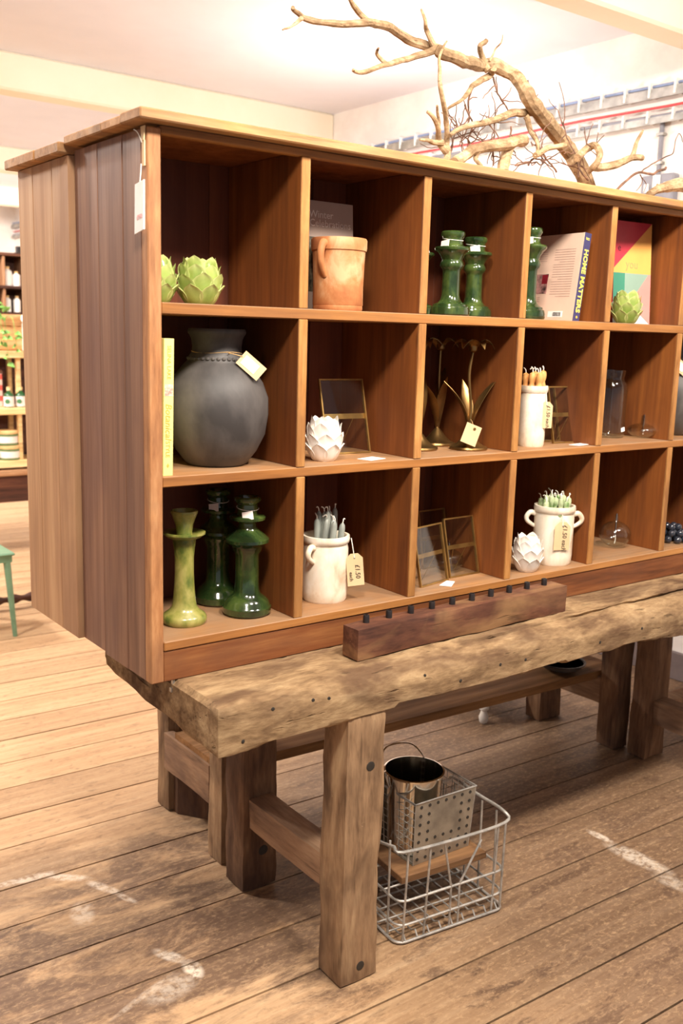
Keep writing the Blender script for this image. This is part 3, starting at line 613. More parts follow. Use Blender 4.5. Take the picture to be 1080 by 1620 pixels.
price_card(k3, (.012, -.046, .098), (1, -.35, 0), (-.02, 0, 1), .042, .080, (.012, -.040, .165), '£1.50 each', '')
def candle(parent_loc, x, yy, zb, L, r, mat, lean, label, group, beads=False, name='dinner_candle'):
    t = thing(name, label, 'candle', (parent_loc[0] + x, parent_loc[1] + yy, parent_loc[2] + zb), 0, group)
    t.rotation_euler = (lean[0], lean[1], random.uniform(0, 3))
    if beads: pr = [(r * .7, 0)] + [(r * (.72 + .34 * abs(math.sin(math.pi * k / 6))), L * k / 36) for k in range(1, 36)] + [(r * .5, L * .985), (1e-4, L)]
    else: pr = [(r, 0), (r, L * .93), (r * .82, L * .97), (r * .35, L), (1e-4, L)]
    MB().lathe(pr, 10).build('wax', mat, t, True, False)
    MB().tube(spline([(0, 0, L - .003), (.001, 0, L + .006), (.004, .002, L + .011), (.009, .002, L + .010 + random.uniform(-.004, .006))], 3), .0016, 5).build('wick', M_WICK, t, True, False)
for k in range(13):
    a = k * 2.4; rr = .010 + .034 * ((k * .37) % 1); L = random.uniform(.195, .225)
    candle(k2.location, rr * .8 * math.cos(a), rr * .8 * math.sin(a), .018, L, .0085, M_CGREY, (-.13 * math.sin(a) * rr / .04, .13 * math.cos(a) * rr / .04), 'grey dinner candle standing in the crock on the bottom shelf', 'grey candles in the crock')
for k in range(22):
    a = k * 2.4; rr = .050 * math.sqrt((k + .5) / 22)
    candle(k4.location, rr * .9 * math.cos(a), rr * .9 * math.sin(a), .018, random.uniform(.185, .205), .0085, M_CGRN, (-.07 * math.sin(a) * rr / .04, .07 * math.cos(a) * rr / .04), 'green and white beaded candle in the two-handled crock', 'green candles in the crock', True, 'beaded_candle')
for k in range(8):
    a = k * 2.4; rr = .027 * math.sqrt((k + .5) / 8)
    candle(k3.location, rr * math.cos(a), rr * math.sin(a), .018, random.uniform(.205, .215), .0105, M_CAMB, (-.04 * math.sin(a), .04 * math.cos(a)), 'amber twisted candle in the slim cream jar', 'amber candles in the jar', True, 'twisted_candle')

# ------------------------------------------------------------------ black vases
VP = [(1e-4, 1135), (176, 1135), (200, 1118), (262, 1030), (316, 910), (336, 770), (334, 650), (298, 545), (248, 468), (204, 414), (188, 396), (182, 372), (170, 350), (160, 335), (158, 300), (164, 250), (176, 222), (186, 206), (186, 190), (180, 176), (160, 178), (154, 210), (144, 300), (150, 360), (210, 450), (1e-4, 460)]
def vase(loc, label, rz, tagdir, tagpos):
    t = thing('black_clay_vase', label, 'vase', loc, rz, 'black clay vases')
    sc = .328 / 960; MB().lathe([(r * sc * 1.10 if r > 1 else r, (1135 - yy) * sc) for r, yy in VP], 48).build('body', M_BLACKV, t, True, False)
    s = MB()
    for k in range(34):
        a = 2 * math.pi * k / 34; s.ball((.0675 * math.cos(a), .0675 * math.sin(a), .2570), .0062, 8, 5, (1, 1, .8))
    s.build('thumbed_band', M_BLACKV, t, True, False)
    s = MB()
    for dz in (.268, .272): s.tube([(.0612 * math.cos(a), .0612 * math.sin(a), dz + .002 * math.sin(3 * a)) for a in [2 * math.pi * k / 30 for k in range(30)]], .0013, 5, True)
    s.build('twine', M_TWINE, t, True, False)
    d = Vector((tagdir[0], tagdir[1], 0)).normalized(); sd = Vector((-d.y, d.x, 0))
    rt = Vector((.797, -.603, 0)); c = Vector(tagpos); m = rt * .77 + Vector((0, 0, -.64))
    o, mm = card(t, c, m, rt * .60 + Vector((0, 0, .77)) + Vector((.12, .16, 0)), .064, .038, M_TAG, 'price_tag')
    n = mm.to_3x3() @ Vector((0, 0, 1)); card(o, c + n * .001 - m.normalized() * .004, m, mm.to_3x3() @ Vector((0, 1, 0)), .040, .024, M_PAPER, 'sticker', .0006)
    cord(t, [d * .061 - sd * .01 + Vector((0, 0, .27)), d * .072 - sd * .018 + Vector((0, 0, .272)), c - m.normalized() * .027 + Vector((0, 0, .004))], .0012, M_TWINE)
    return t
vase((.247, .140, Z2), 'large round black clay vase beside the yellow book', 0, (.15, -1), (.036, -.100, .244))
vase((2.135, .150, Z2), 'round black clay vase at the right edge of the middle row', 0, (-1, -.75), (-.085, -.072, .244))

# ------------------------------------------------------------------ books
M_YEL = plain('yellow_cover', (238, 230, 140), .6, var=.02); M_PAGE = plain('page_edges', (238, 228, 206), .8, var=.04); M_FLOWER = plain('floral_print', (222, 176, 160), .6, var=.25, nscale=160)
M_TAUPE = plain('taupe_cover', (164, 144, 132), .6, var=.02); M_SILV = plain('silver_foil', (214, 204, 196), .45, .2)
M_PINK = plain('pale_pink_cover', (240, 206, 184), .55, var=.02); M_NAVY = plain('navy_spine', (56, 52, 92), .55); M_LEMON = plain('lemon_print', (246, 226, 92), .6)
def book(name, label, loc, rot, Wd, Th, H, cov, spine):
    """x = thickness, y = width (spine at y=0), z = height"""
    t = thing(name, label, 'book', loc); t.rotation_euler = rot; c = .0028
    MB().box(0, c, 0, Wd, 0, H, .0006).build('cover', cov, t, False, False); MB().box(Th - c, Th, 0, Wd, 0, H, .0006).build('cover', cov, t, False, False)
    MB().box(0, Th, -.003, .0, 0, H, .0006).build('spine', spine, t, False, False); MB().box(c, Th - c, .001, Wd - .004, .003, H - .003).build('pages', M_PAGE, t, False, False)
    return t
yb = book('yellow_book', 'thin yellow hardback standing spine out beside the black vase', (.040, .018, Z2), (0, .015, 0), .24, .024, .304, M_YEL, M_YEL)
fs = MB().box(.002, .0225, -.0036, -.0030, .178, .204).build('floral_panel', M_FLOWER, yb, False, False)
lettering('Botanical', .022, M_INKT, yb, basis((.0115, -.0033, .122), (0, 0, -1), (1, 0, 0)), shear=.25, ext=.0004)
lettering('STYLE', .014, M_INKT, yb, basis((.0105, -.0033, .060), (0, 0, -1), (1, 0, 0)), ext=.0004)
lettering('SELINA LAKE', .013, M_INKT, yb, basis((.012, -.0033, .252), (0, 0, -1), (1, 0, 0)), ext=.0004)
MB().prism([(.0115, -.0036, .018), (.015, -.0036, .023), (.0115, -.0036, .028), (.008, -.0036, .023)], (0, .0005, 0)).build('emblem', M_INKT, yb, False, False)
wbk = thing('taupe_book', 'taupe hardback with silver title leaning behind the terracotta pot', 'book', (.540, .186, Z1)); wbk.rotation_euler = (R(-3.5), 0, 0)
MB().box(0, .155, .016, .0185, 0, .282, .0006).build('cover', M_TAUPE, wbk, False, False); MB().box(0, .155, 0, .0025, 0, .282, .0006).build('cover', M_TAUPE, wbk, False, False)
MB().box(.002, .151, .0025, .016, .003, .279).build('pages', M_PAGE, wbk, False, False); MB().box(-.003, 0, 0, .0185, 0, .282).build('spine', M_TAUPE, wbk, False, False)
lettering('Winter\nCelebrations', .026, M_SILV, wbk, basis((.012, -.0003, .236), (1, 0, 0), (0, 0, 1)), align='LEFT', ext=.0003)
MB().box(.004, .150, -.0006, 0, .05, .190).build('cover_picture', plain('dark_picture', (74, 66, 52), .6, var=.6, nscale=60), wbk, False, False)
hm = book('pale_pink_book', 'pale pink hardback with navy spine in the top row', (1.423, .045, Z1), (0, R(6.5), R(-3)), .205, .027, .265, M_PINK, M_NAVY)
lettering('HOME MATTERS', .0235, M_LEMON, hm, basis((.0135, -.0034, .122), (0, 0, -1), (1, 0, 0)), ext=.0004, bold=.0006, sx=1.10)
lettering('JJ', .016, M_LEMON, hm, basis((.0135, -.0034, .247), (0, 0, -1), (1, 0, 0)), ext=.0004)
MB().lathe([(1e-4, 0), (.004, 0), (.004, .0005), (1e-4, .0005)], 10).xf(basis((.0135, -.0032, .014), (1, 0, 0), (0, 0, 1))).build('emblem', M_INKT, hm, False, False)
M_TXT = plain('faint_print', (196, 160, 146), .7)
s = MB()
for k in range(20): s.box(-.0006, 0, .025, .025 + (.085 if k % 7 else .06), .075 + k * .0075, .0765 + k * .0075)
for k in range(5): s.box(-.0006, 0, .14, .185, .185 + k * .007, .1862 + k * .007)
for k in range(3): s.box(-.0006, 0, .15, .185, .060 + k * .006, .0612 + k * .006)
s.build('blurb_text', M_TXT, hm, False, False)
MB().box(-.0008, 0, .125, .185, .085, .145).build('cover_photo', plain('photo_print', (130, 96, 92), .6, var=.7, nscale=40), hm, False, False)
MB().box(-.0010, -.0007, .127, .150, .115, .143).build('photo_detail', plain('photo_red', (140, 26, 40), .6), hm, False, False)
bl = MB().box(-.0008, 0, .045, .105, .012, .030).build('barcode_label', M_PAPER, hm, False, False)
s = MB(); yy = .052
for k in range(12): wd = random.choice((.001, .0018)); s.box(-.0012, -.0008, yy, yy + wd, .015, .027); yy += wd + random.choice((.001, .0016))
s.build('barcode', M_INK, bl, False, False)
# colourful geometric book facing out
gb = thing('colourful_book', 'colourful geometric patterned book facing out behind the lime artichoke', 'book', (1.706, .114, Z1)); gb.rotation_euler = (R(-4), 0, R(-4))
GW, GH = .180, .330
MB().box(0, GW, .001, .022, 0, GH, .0006).build('cover', plain('crimson_cover', (196, 52, 66), .5), gb, False, False)
def tri(pts, col, nm, d=0.0):
    MB().prism([(x * GW, .001 - d, z * GH) for x, z in pts], (0, -.0006, 0)).build(nm, plain(nm, col, .5, var=.02), gb, False, False)
tri([(0, 1), (1, 1), (0, .54)], (196, 56, 72), 'crimson_panel'); tri([(1, 1), (1, .5), (0, .5), (0, .54)], (236, 172, 92), 'amber_panel')
tri([(0, .5), (.30, .5), (.30, .22), (0, .22)], (64, 136, 112), 'green_panel'); tri([(.30, .5), (.94, .5), (.44, .2), (.30, .22)], (140, 166, 150), 'sage_panel')
tri([(.94, .5), (1, .5), (1, 0), (.44, .2)], (244, 146, 138), 'pink_panel'); tri([(0, .22), (.44, .2), (1, 0), (0, 0)], (206, 220, 222), 'pale_blue_panel')
lettering('you', .040, plain('copper_print', (214, 142, 92), .6), gb, basis((.48 * GW, .0002, .585 * GH), (1, 0, 0), (0, 0, 1)), ext=.0003)
lettering('e', .034, plain('plum_print', (90, 24, 40), .6), gb, basis((.14 * GW, .0002, .74 * GH), (1, 0, 0), (0, 0, 1)), ext=.0003)
bx = thing('dark_gift_box', 'black box with cream label at the right edge of the top row', 'box', (2.06, .1, Z1))
MB().box(-.085, .08, -.06, .06, 0, .075, .003).build('box_body', plain('black_card', (30, 26, 26), .5), bx, False, False); MB().box(-.085, .08, -.06, .06, .075, .125, .003).build('cream_band', M_CROCK, bx, False, False); MB().box(-.087, .082, -.062, .062, .125, .165, .003).build('lid', plain('maroon_card', (104, 44, 36), .5), bx, False, False)

# ------------------------------------------------------------------ glass photo frames
def photo_frame(a, b, H, lean, label, group='brass and glass photo frames'):
    a = Vector(a); b = Vector(b); Wd = (b - a).length; rz = math.atan2(b.y - a.y, b.x - a.x)
    t = thing('photo_frame', label, 'photo frame', a, rz, group)
    T = Matrix.Rotation(-lean, 4, 'X'); q = .0042
    MB().box(0, Wd, -.004, .004, 0, q).box(0, Wd, -.004, .004, H - q, H).box(0, q, -.004, .004, q, H - q).box(Wd - q, Wd, -.004, .004, q, H - q).xf(T).build('brass_rim', M_BRASS, t, False, False)
    MB().box(q, Wd - q, -.0015, .0015, q, H - q).xf(T).build('glass_pane', M_GLASS, t, False, False)
    MB().box(q, Wd - q, .0045, .0060, H * .47, H * .54).xf(T).build('hinge_strip', M_BRASS, t, False, False)
    top = T @ Vector((Wd / 2, .006, H * .48)); yb = top.y + H * .16
    MB().tube([T @ Vector((Wd * .28, .006, H * .48)), (Wd * .44, yb, .0015), (Wd * .56, yb, .0015), T @ Vector((Wd * .72, .006, H * .48))], .0011, 6).build('easel_wire', M_BRASS, t, True, False)
    return t
photo_frame((.606, .172, Z2), (.748, .160, Z2), .208, R(15), 'single brass edged glass photo frame beside the white artichoke')
photo_frame((1.440, .102, Z2), (1.560, .092, Z2), .182, R(13), 'front brass glass photo frame beside the slim cream jar')
photo_frame((1.405, .150, Z2), (1.525, .146, Z2), .178, R(13), 'rear brass glass photo frame half hidden behind the slim cream jar')
photo_frame((.867, .060, Z3), (1.000, .088, Z3), .172, R(12), 'front left brass glass photo frame of the three on the bottom shelf')
photo_frame((1.016, .098, Z3), (1.142, .103, Z3), .178, R(13), 'right hand brass glass photo frame of the three on the bottom shelf')
photo_frame((1.020, .225, Z3), (1.135, .230, Z3), .180, R(10), 'rear brass glass photo frame of the three on the bottom shelf')
def flat_card(pts, z, label):
    tag(MB().prism([(x, yy, z + .0006) for x, yy in pts], (0, 0, .0012)).build('price_card', M_PAPER), label, 'price card')
flat_card([(.625, .060), (.690, .080), (.700, .035), (.637, .018)], Z2, 'white price card lying in front of the single glass photo frame')
flat_card([(1.455, .050), (1.535, .066), (1.545, .034), (1.470, .020)], Z2, 'white price card lying before the two photo frames beside the slim jar')
flat_card([(.931, .050), (.985, .078), (1.000, .058), (.952, .022)], Z3, 'white price card lying before the three photo frames on the bottom shelf')

# ------------------------------------------------------------------ gold flower candle holders
def petal(L, Wd, up, mat, curl=.3, name='petal'):
    s = MB(); n = 7
    for j in range(n + 1):
        t = j / n; wd = Wd * math.sin(math.pi * min(1, .12 + .88 * t)) ** .8 + .0006; x = L * t; z = up * math.sin(t * 1.6) * L - curl * L * t * t * t
        for k in (-1, 0, 1): s.v.append(Vector((x, k * wd / 2, z + (abs(k) * wd * .22))))
        for k in (-1, 0, 1): s.v.append(Vector((x, k * wd / 2, z + (abs(k) * wd * .22) - .0011)))
    for j in range(n):
        a = j * 6; b = a + 6
        s.f += [(a, a + 1, b + 1, b), (a + 1, a + 2, b + 2, b + 1), (a + 3, b + 3, b + 4, a + 4), (a + 4, b + 4, b + 5, a + 5), (a, b, b + 3, a + 3), (a + 2, a + 5, b + 5, b + 2)]
    s.f += [(0, 3, 4, 1), (1, 4, 5, 2), (n * 6, n * 6 + 1, n * 6 + 4, n * 6 + 3), (n * 6 + 1, n * 6 + 2, n * 6 + 5, n * 6 + 4)]
    return s.mesh(name, mat, True)
def stalk_leaf(az, L, Wd, out, mat, t, zb):
    s = MB(); n = 8; c, q = math.cos(az), math.sin(az)
    for j in range(n + 1):
        u = j / n; wd = Wd * math.sin(math.pi * (.06 + .94 * u) ** 1.25) ** .9 + .0008; r = .006 + out * u ** 1.9; z = zb + L * u
        for k in (-1, 0, 1):
            for th in (0, .0012): s.v.append(Vector(((r + th - abs(k) * wd * .15) * c - k * wd / 2 * q, (r + th - abs(k) * wd * .15) * q + k * wd / 2 * c, z)))
    for j in range(n):
        a = j * 6; b = a + 6
        s.f += [(a, a + 2, b + 2, b), (a + 2, a + 4, b + 4, b + 2), (a + 1, b + 1, b + 3, a + 3), (a + 3, b + 3, b + 5, a + 5), (a, b, b + 1, a + 1), (a + 4, a + 5, b + 5, b + 4)]
    s.build('leaf', mat, t, True, False)
pet = petal(.062, .036, .62, M_GOLD, .55)
def flower_holder(loc, H, bend, leaves, label, rz=0, tagged=False):
    t = thing('gold_flower_holder', label, 'candle holder', loc, rz, 'gold flower candle holders')
    MB().lathe([(1e-4, 0), (.054, 0), (.057, .004), (.055, .009), (.047, .011), (.034, .019), (.021, .033), (.013, .044), (.0075, .050), (.0045, .055), (1e-4, .056)], 36).build('base', M_GOLD, t, True, False)
    MB().tube(spline([(0, 0, .05), (.002, 0, H * .4), (-.003 + bend, 0, H * .68), (0, 0, H * .9)], 6), .0044, 8).build('stem', M_GOLD, t, True, False)
    MB().lathe([(.004, -.006), (.012, .0), (.014, .014), (.013, .022), (.0115, .022), (.011, .006), (1e-4, .004)], 20).xf(Matrix.Translation((0, 0, H * .9))).build('candle_cup', M_GOLD, t, True, False)
    for k in range(6): inst(pet, 'petal', t, (0, 0, H * .9 + .001), (0, 0, .3 + k * math.pi / 3))
    for az, L, o in leaves: stalk_leaf(R(az), L, .034, o, M_GOLD, t, .052)
    if tagged:
        o, m = card(t, (-.040, -.050, .050), (1, -.35, -.40), (.15, 0.0, 1), .050, .058, M_TAG, 'price_tag', .001)
        MB().lathe([(.002, 0), (.0045, 0), (.0045, .0008), (.002, .0008), (.002, 0)], 12).xf(basis(m @ Vector((.004, .018, .0004)), (1, -.35, 0), (0, 0, 1))).build('eyelet', M_BRASS, o, False, False)
        cord(t, [m @ Vector((.004, .019, .001)), (-.02, -.03, .085), (.003, 0, .088)], .0008, M_TWINE)
    return t
flower_holder((1.072, .105, Z2), .318, -.008, [(150, .145, .075), (-15, .16, .085), (75, .15, .05)], 'front gold metal flower candle holder with a manila tag', .0, True)
flower_holder((1.065, .235, Z2), .320, .0, [(-120, .155, .03), (10, .18, .10), (160, .14, .07)], 'rear gold metal flower candle holder behind the tagged one', .5)
flower_holder((.930, .165, Z2), .318, .003, [(120, .15, .06), (-10, .17, .055), (60, .15, .05)], 'gold metal flower candle holder mostly hidden behind the divider', .9)

# ------------------------------------------------------------------ clear glass pieces
gj = thing('glass_storage_jar', 'tall clear glass jar on the middle shelf beside the glass oil lamp', 'jar', (1.800, .165, Z2))
MB().lathe([(1e-4, 0), (.044, 0), (.049, .006), (.050, .02), (.050, .165), (.046, .184), (.036, .196), (.036, .205), (.040, .215), (.041, .228), (.0385, .228), (.034, .203), (.044, .180), (.0475, .16), (.0475, .02), (.042, .008), (1e-4, .007)], 36).build('glass_body', M_GLASSJ, gj, True, False)
card(gj, (.005, -.0515, .030), (1, 0, .2), (-.2, 0, 1), .018, .014, M_PAPER, 'sticker')
def oil_lamp(loc, r, h, zs, label):
    t = thing('glass_oil_lamp', label, 'oil lamp', loc, 0, 'clear glass oil lamps'); n = 16; pr = [(1e-4, .0)]
    for k in range(1, n): a = math.pi * k / n; pr.append((r * math.sin(a), max(.0, h * (1 - math.cos(a)) / 2 - .004 * h)))
    pr = [(r * .55 if (q[1] < .003 and q[0] > r * .55) else q[0], q[1]) for q in pr if q[0] > .010 or q[1] < h * .5]
    pr += [(.0085, h + .002), (.0080, zs), (.0060, zs)]
    inner = [(max(1e-4, q[0] - .0018), q[1] + (.0015 if q[1] < h * .5 else -.0012)) for q in reversed(pr[:-2])]
    MB().lathe(pr + inner, 32).build('glass_globe', M_GLASSJ, t, True, False)
    MB().tube([(0, 0, h * .45), (.001, 0, zs + .004)], .0026, 8).build('wick_tube', M_CHROME, t, True, False)
    MB().tube(spline([(0, 0, .012), (.004, 0, h * .3), (0, 0, h * .5)], 4), .0017, 6).build('wick', M_WICK, t, True, False)
    return t
oil_lamp((1.830, .130, Z3), .0545, .092, .114, 'round clear glass oil lamp alone in its bottom row pigeonhole')
oil_lamp((1.905, .105, Z2), .054, .050, .076, 'flattened clear glass oil lamp beside the tall glass jar')
oil_lamp((1.075, .170, Z3), .049, .070, .092, 'clear glass oil lamp behind the three photo frames')
gp = thing('glass_grape_bunch', 'cluster of dark glossy grey beads at the right end of the bottom shelf', 'ornament', (2.10, .085, Z3))
gm = MB().ball((0, 0, 0), .0135, 14, 10).mesh('bead', plain('smoked_bead', (44, 48, 58), .1, coat=.6), True)
for lay, n, rr, z in ((0, 9, .048, .0135), (0, 4, .021, .0135), (1, 7, .036, .034), (1, 2, .012, .034), (2, 4, .020, .054)):
    for k in range(n): a = 2 * math.pi * k / n + lay; inst(gm, 'bead', gp, (rr * math.cos(a) * 1.0, rr * math.sin(a), z))

# ------------------------------------------------------------------ milk crate, perforated basket, bucket
cr = thing('wire_milk_crate', 'galvanised wire milk crate on the floor beside the near bench leg', 'crate', (.852, -.022, 0), math.atan2(-.042, .374))
CW, CD = .188, .150
def rring(hw, hd, z, r=.03, n=4):
    pts = []
    for cx, cy, a0 in ((hw - r, hd - r, 0), (-hw + r, hd - r, 90), (-hw + r, -hd + r, 180), (hw - r, -hd + r, 270)):
        for k in range(n + 1): a = R(a0 + 90 * k / n); pts.append((cx + r * math.cos(a), cy + r * math.sin(a), z))
    return pts
for z, f, rad in ((.006, 1.0, .0042), (.056, .985, .0036), (.128, .985, .0038)): MB().tube(rring(CW * f, CD * f, z), rad, 8, True).build('wire_hoop', M_WIRE, cr, True, False)
zr = .275
MB().tube(spline([(-CW, -CD + .03, zr + .006), (-CW + .012, -CD + .004, zr), (0, -CD, zr - .004), (CW - .012, -CD + .004, zr), (CW, -CD + .03, zr + .022), (CW, 0, zr + .02), (CW, CD - .03, zr + .022), (CW - .012, CD - .004, zr), (0, CD, zr - .004), (-CW + .012, CD - .004, zr), (-CW, CD - .03, zr + .02), (-CW, 0, zr - .02), (-CW, -CD + .03, zr + .006)], 4), .0048, 8).build('top_rail', M_WIRE, cr, True, False)
def wire(pts, r=.0034): MB().tube(pts, r, 7).build('wire', M_WIRE, cr, True, False)
for sgn in (-1, 1):
    yv = sgn * CD * .985
    for xa, xb in ((-.168, -.160), (-.098, -.086), (.172, .176), (.140, .150)): wire([(xa, yv, .006), (xb, yv, zr - .003)])
    wire([(-.010, yv, .006), (-.010, yv, .13), (-.040, yv, zr - .004)]); wire([(.020, yv, .006), (.020, yv, .13), (.090, yv, zr - .03)])
    xv = sgn * CW * .985
    for ya in (-.10, -.03, .04, .11): wire([(xv, ya, .006), (xv, ya * .95, zr + .012)])
for k in range(9): wire([(-.16 + k * .04, -CD, .010), (-.16 + k * .04, -CD + .012, .026), (-.16 + k * .04, -CD + .03, .014), (-.16 + k * .04, CD, .010)], .0026)
for ya in (-.06, .05): wire([(-CW, ya, .1195), (CW, ya, .1195)], .003)
for k in range(5): wire([(-CW, -.10 + k * .05, .016), (CW, -.10 + k * .05, .016)], .0026)
W_BRD = wood('brown_board', (84, 58, 38), (120, 86, 56), (148, 110, 74), 'x', 16, 0.08, (80, 56, 40), 0.5, 5.0, 0.7, 0.3)
bd = thing('wooden_board', 'small brown wooden board lying inside the wire milk crate', 'board', (.880, .0, .1245), math.atan2(-.042, .374))
MB().box(-.150, .150, -.095, .10, 0, .022, .002).build('board_plank', W_BRD, bd, False, False); MB().box(-.150, .150, -.097, -.095, .002, .020).build('edge_strip', W_BRD, bd, False, False)
bk = thing('perforated_tin_basket', 'rectangular perforated tin basket with wire sides standing in the milk crate', 'basket', (.893, .035, .1475), R(-2))
BW, BD, BH = .112, .090, .195
s = MB().prism([(-BW * .94, -BD, 0), (BW * .94, -BD, 0), (BW * 1.02, -BD - .012, BH), (-BW * 1.02, -BD - .012, BH)], (0, .002, 0)); fp = s.build('front_plate', M_TIN, bk, False, False)
MB().prism([(-BW * .94, BD, 0), (BW * .94, BD, 0), (BW * 1.02, BD + .012, BH), (-BW * 1.02, BD + .012, BH)], (0, -.002, 0)).build('rear_plate', M_TIN, bk, False, False)
MB().box(-BW * .94, BW * .94, -BD, BD, 0, .002).build('floor_plate', M_TIN, bk, False, False)
hm_ = MB().lathe([(.0052, 0), (.0048, .0012), (1e-4, .0012)], 10).mesh('perforation', M_HOLE)
nn = 0
for i in range(7):
    for j in range(7):
        edge = i in (0, 1, 5, 6) or j in (0, 1, 2)
        if (j == 6) or (edge and (i + j) % 1 == 0 and not (2 <= i <= 4 and j > 2)):
            z = .016 + j * .0275; yq = -BD - .012 * z / BH - .0002
            inst(hm_, 'perforation', fp, (-BW * .82 + i * BW * 1.64 / 6, yq, z), (R(86.5), 0, 0)); nn += 1
MB().tube([(-BW * 1.02, -BD - .012, BH), (BW * 1.02, -BD - .012, BH), (BW * 1.02, BD + .012, BH), (-BW * 1.02, BD + .012, BH)], .0028, 6, True).build('top_wire', M_WIRE, bk, True, False)
for sgn in (-1, 1):
    s = MB()
    for k in range(9): z = .01 + k * .0225; s.tube([(sgn * BW * (.94 + .08 * z / BH), -BD - .012 * z / BH, z), (sgn * BW * (.94 + .08 * z / BH), BD + .012 * z / BH, z)], .0011, 5)
    for k in range(9): yq = -BD + k * BD / 4; s.tube([(sgn * BW * .94, yq, 0), (sgn * BW * 1.02, yq * 1.13, BH)], .0011, 5)
    s.build('mesh_side', M_WIRE, bk, True, False)
bu = thing('steel_bucket', 'polished steel bucket standing inside the perforated basket', 'bucket', (.858, .042, .150))
MB().lathe([(1e-4, 0), (.070, 0), (.074, .004), (.083, .20), (.086, .232), (.090, .234), (.090, .238), (.085, .239), (.081, .20), (.072, .006), (1e-4, .005)], 44).build('bucket_body', M_CHROME, bu, True, False)
MB().tube(spline([(-.086, .01, .20), (-.080, .05, .25), (-.03, .098, .275), (.05, .098, .272), (.075, .066, .255), (.088, .012, .20)], 5), .0024, 7).build('bail_handle', M_CHROME, bu, True, False)

# ------------------------------------------------------------------ driftwood on top
TZ = ZB + 1.2445
def V3(L): return [Vector(p) for p in L]
def branch_mb(s, pts, r0, r1, wob=.004, n=6, seg=9):
    q = spline(pts, n); out = []; L = len(q) - 1; rr = []
    for i, p in enumerate(q):
        nv = Vector((noise.noise(p * 22), noise.noise(p * 22 + Vector((5, 0, 0))), noise.noise(p * 22 + Vector((0, 7, 0))))); k = 1 if 0 < i < L else 0
        out.append(p + nv * wob * k); t = i / L; rr.append((r0 + (r1 - r0) * t) * (1 + .16 * noise.noise(p * 40)))
    return s.tube(out, rr, seg)
def drift(name, label, tubes, mat, at, group='driftwood on the cabinet top'):
    t = tag(bpy.data.objects.new(name, None), label, 'driftwood', group); COL.objects.link(t); t.location = at; t.empty_display_size = .05
    first = True
    for nm, pts, r0, r1 in tubes: branch_mb(MB(), pts, r0, r1).build(nm, mat, t, True)
    return t
base = Vector((1.657, 0.200, 2.147)); base.z = TZ + .012
main = [base] + V3([(1.598, 0.200, 2.173), (1.575, 0.229, 2.223), (1.478, 0.209, 2.267), (1.333, 0.162, 2.309), (1.274, 0.150, 2.346), (1.263, 0.184, 2.393), (1.214, 0.207, 2.416), (1.107, 0.178, 2.396), (0.990, 0.133, 2.380), (0.924, 0.131, 2.385), (0.934, 0.168, 2.404), (0.858, 0.183, 2.413), (0.752, 0.147, 2.418), (0.656, 0.106, 2.399), (0.569, 0.113, 2.381), (0.507, 0.151, 2.388), (0.484, 0.157, 2.393), (0.434, 0.116, 2.392)])
drift('driftwood_branch', 'large bleached driftwood bough arching left above the cabinet', [
    ('bough', main, .028, .005),
    ('side_branch', V3([(0.918, 0.150, 2.396), (0.848, 0.148, 2.365), (0.722, 0.115, 2.316), (0.642, 0.113, 2.283), (0.614, 0.110, 2.281)]), .010, .004),
    ('twig', V3([(0.726, 0.120, 2.320), (0.702, 0.130, 2.337), (0.691, 0.110, 2.349)]), .006, .003),
    ('twig', V3([(0.918, 0.150, 2.399), (0.893, 0.160, 2.437), (0.869, 0.140, 2.455), (0.862, 0.150, 2.483)]), .009, .003),
    ('twig', V3([(0.675, 0.130, 2.408), (0.644, 0.134, 2.429), (0.587, 0.106, 2.447), (0.551, 0.110, 2.474)]), .009, .003),
    ('twig', V3([(0.462, 0.120, 2.375), (0.446, 0.125, 2.360), (0.395, 0.100, 2.332)]), .006, .0015),
    ('twig', V3([(1.138, 0.170, 2.383), (1.120, 0.177, 2.418), (1.084, 0.153, 2.433), (1.115, 0.160, 2.457)]), .010, .006),
    ('twig', V3([(1.141, 0.170, 2.409), (1.169, 0.180, 2.448), (1.171, 0.160, 2.464), (1.188, 0.170, 2.488)]), .003, .001),
    ('side_branch', V3([(1.167, 0.180, 2.397), (1.179, 0.206, 2.386), (1.100, 0.182, 2.345), (1.027, 0.132, 2.298), (0.986, 0.117, 2.270), (0.969, 0.148, 2.252)]), .011, .003),
    ('side_branch', V3([(1.367, 0.190, 2.308), (1.247, 0.178, 2.285), (1.126, 0.135, 2.240), (1.020, 0.123, 2.210), (0.947, 0.110, 2.174)]), .013, .006)], W_DRIFT, (base.x, base.y, TZ))
q0 = Vector((0.924, 0.100, 2.093)); q0.z = TZ + .004
drift('pale_driftwood_twig', 'upright pale forked driftwood twig standing on the cabinet top', [
    ('stem', [q0] + V3([(0.931, 0.100, 2.120), (0.963, 0.134, 2.156), (0.940, 0.118, 2.208), (0.884, 0.076, 2.255), (0.864, 0.069, 2.305), (0.899, 0.108, 2.377), (0.944, 0.135, 2.418)]), .011, .0025),
    ('fork', V3([(0.928, 0.100, 2.129), (0.907, 0.104, 2.153), (0.863, 0.076, 2.197), (0.835, 0.080, 2.214)]), .011, .004), ('fork', V3([(0.884, 0.090, 2.178), (0.894, 0.100, 2.205), (0.869, 0.080, 2.234)]), .006, .003), ('fork', V3([(0.913, 0.100, 2.150), (0.864, 0.095, 2.146), (0.797, 0.060, 2.137)]), .009, .003)], W_DRIFT, (q0.x, q0.y, TZ))
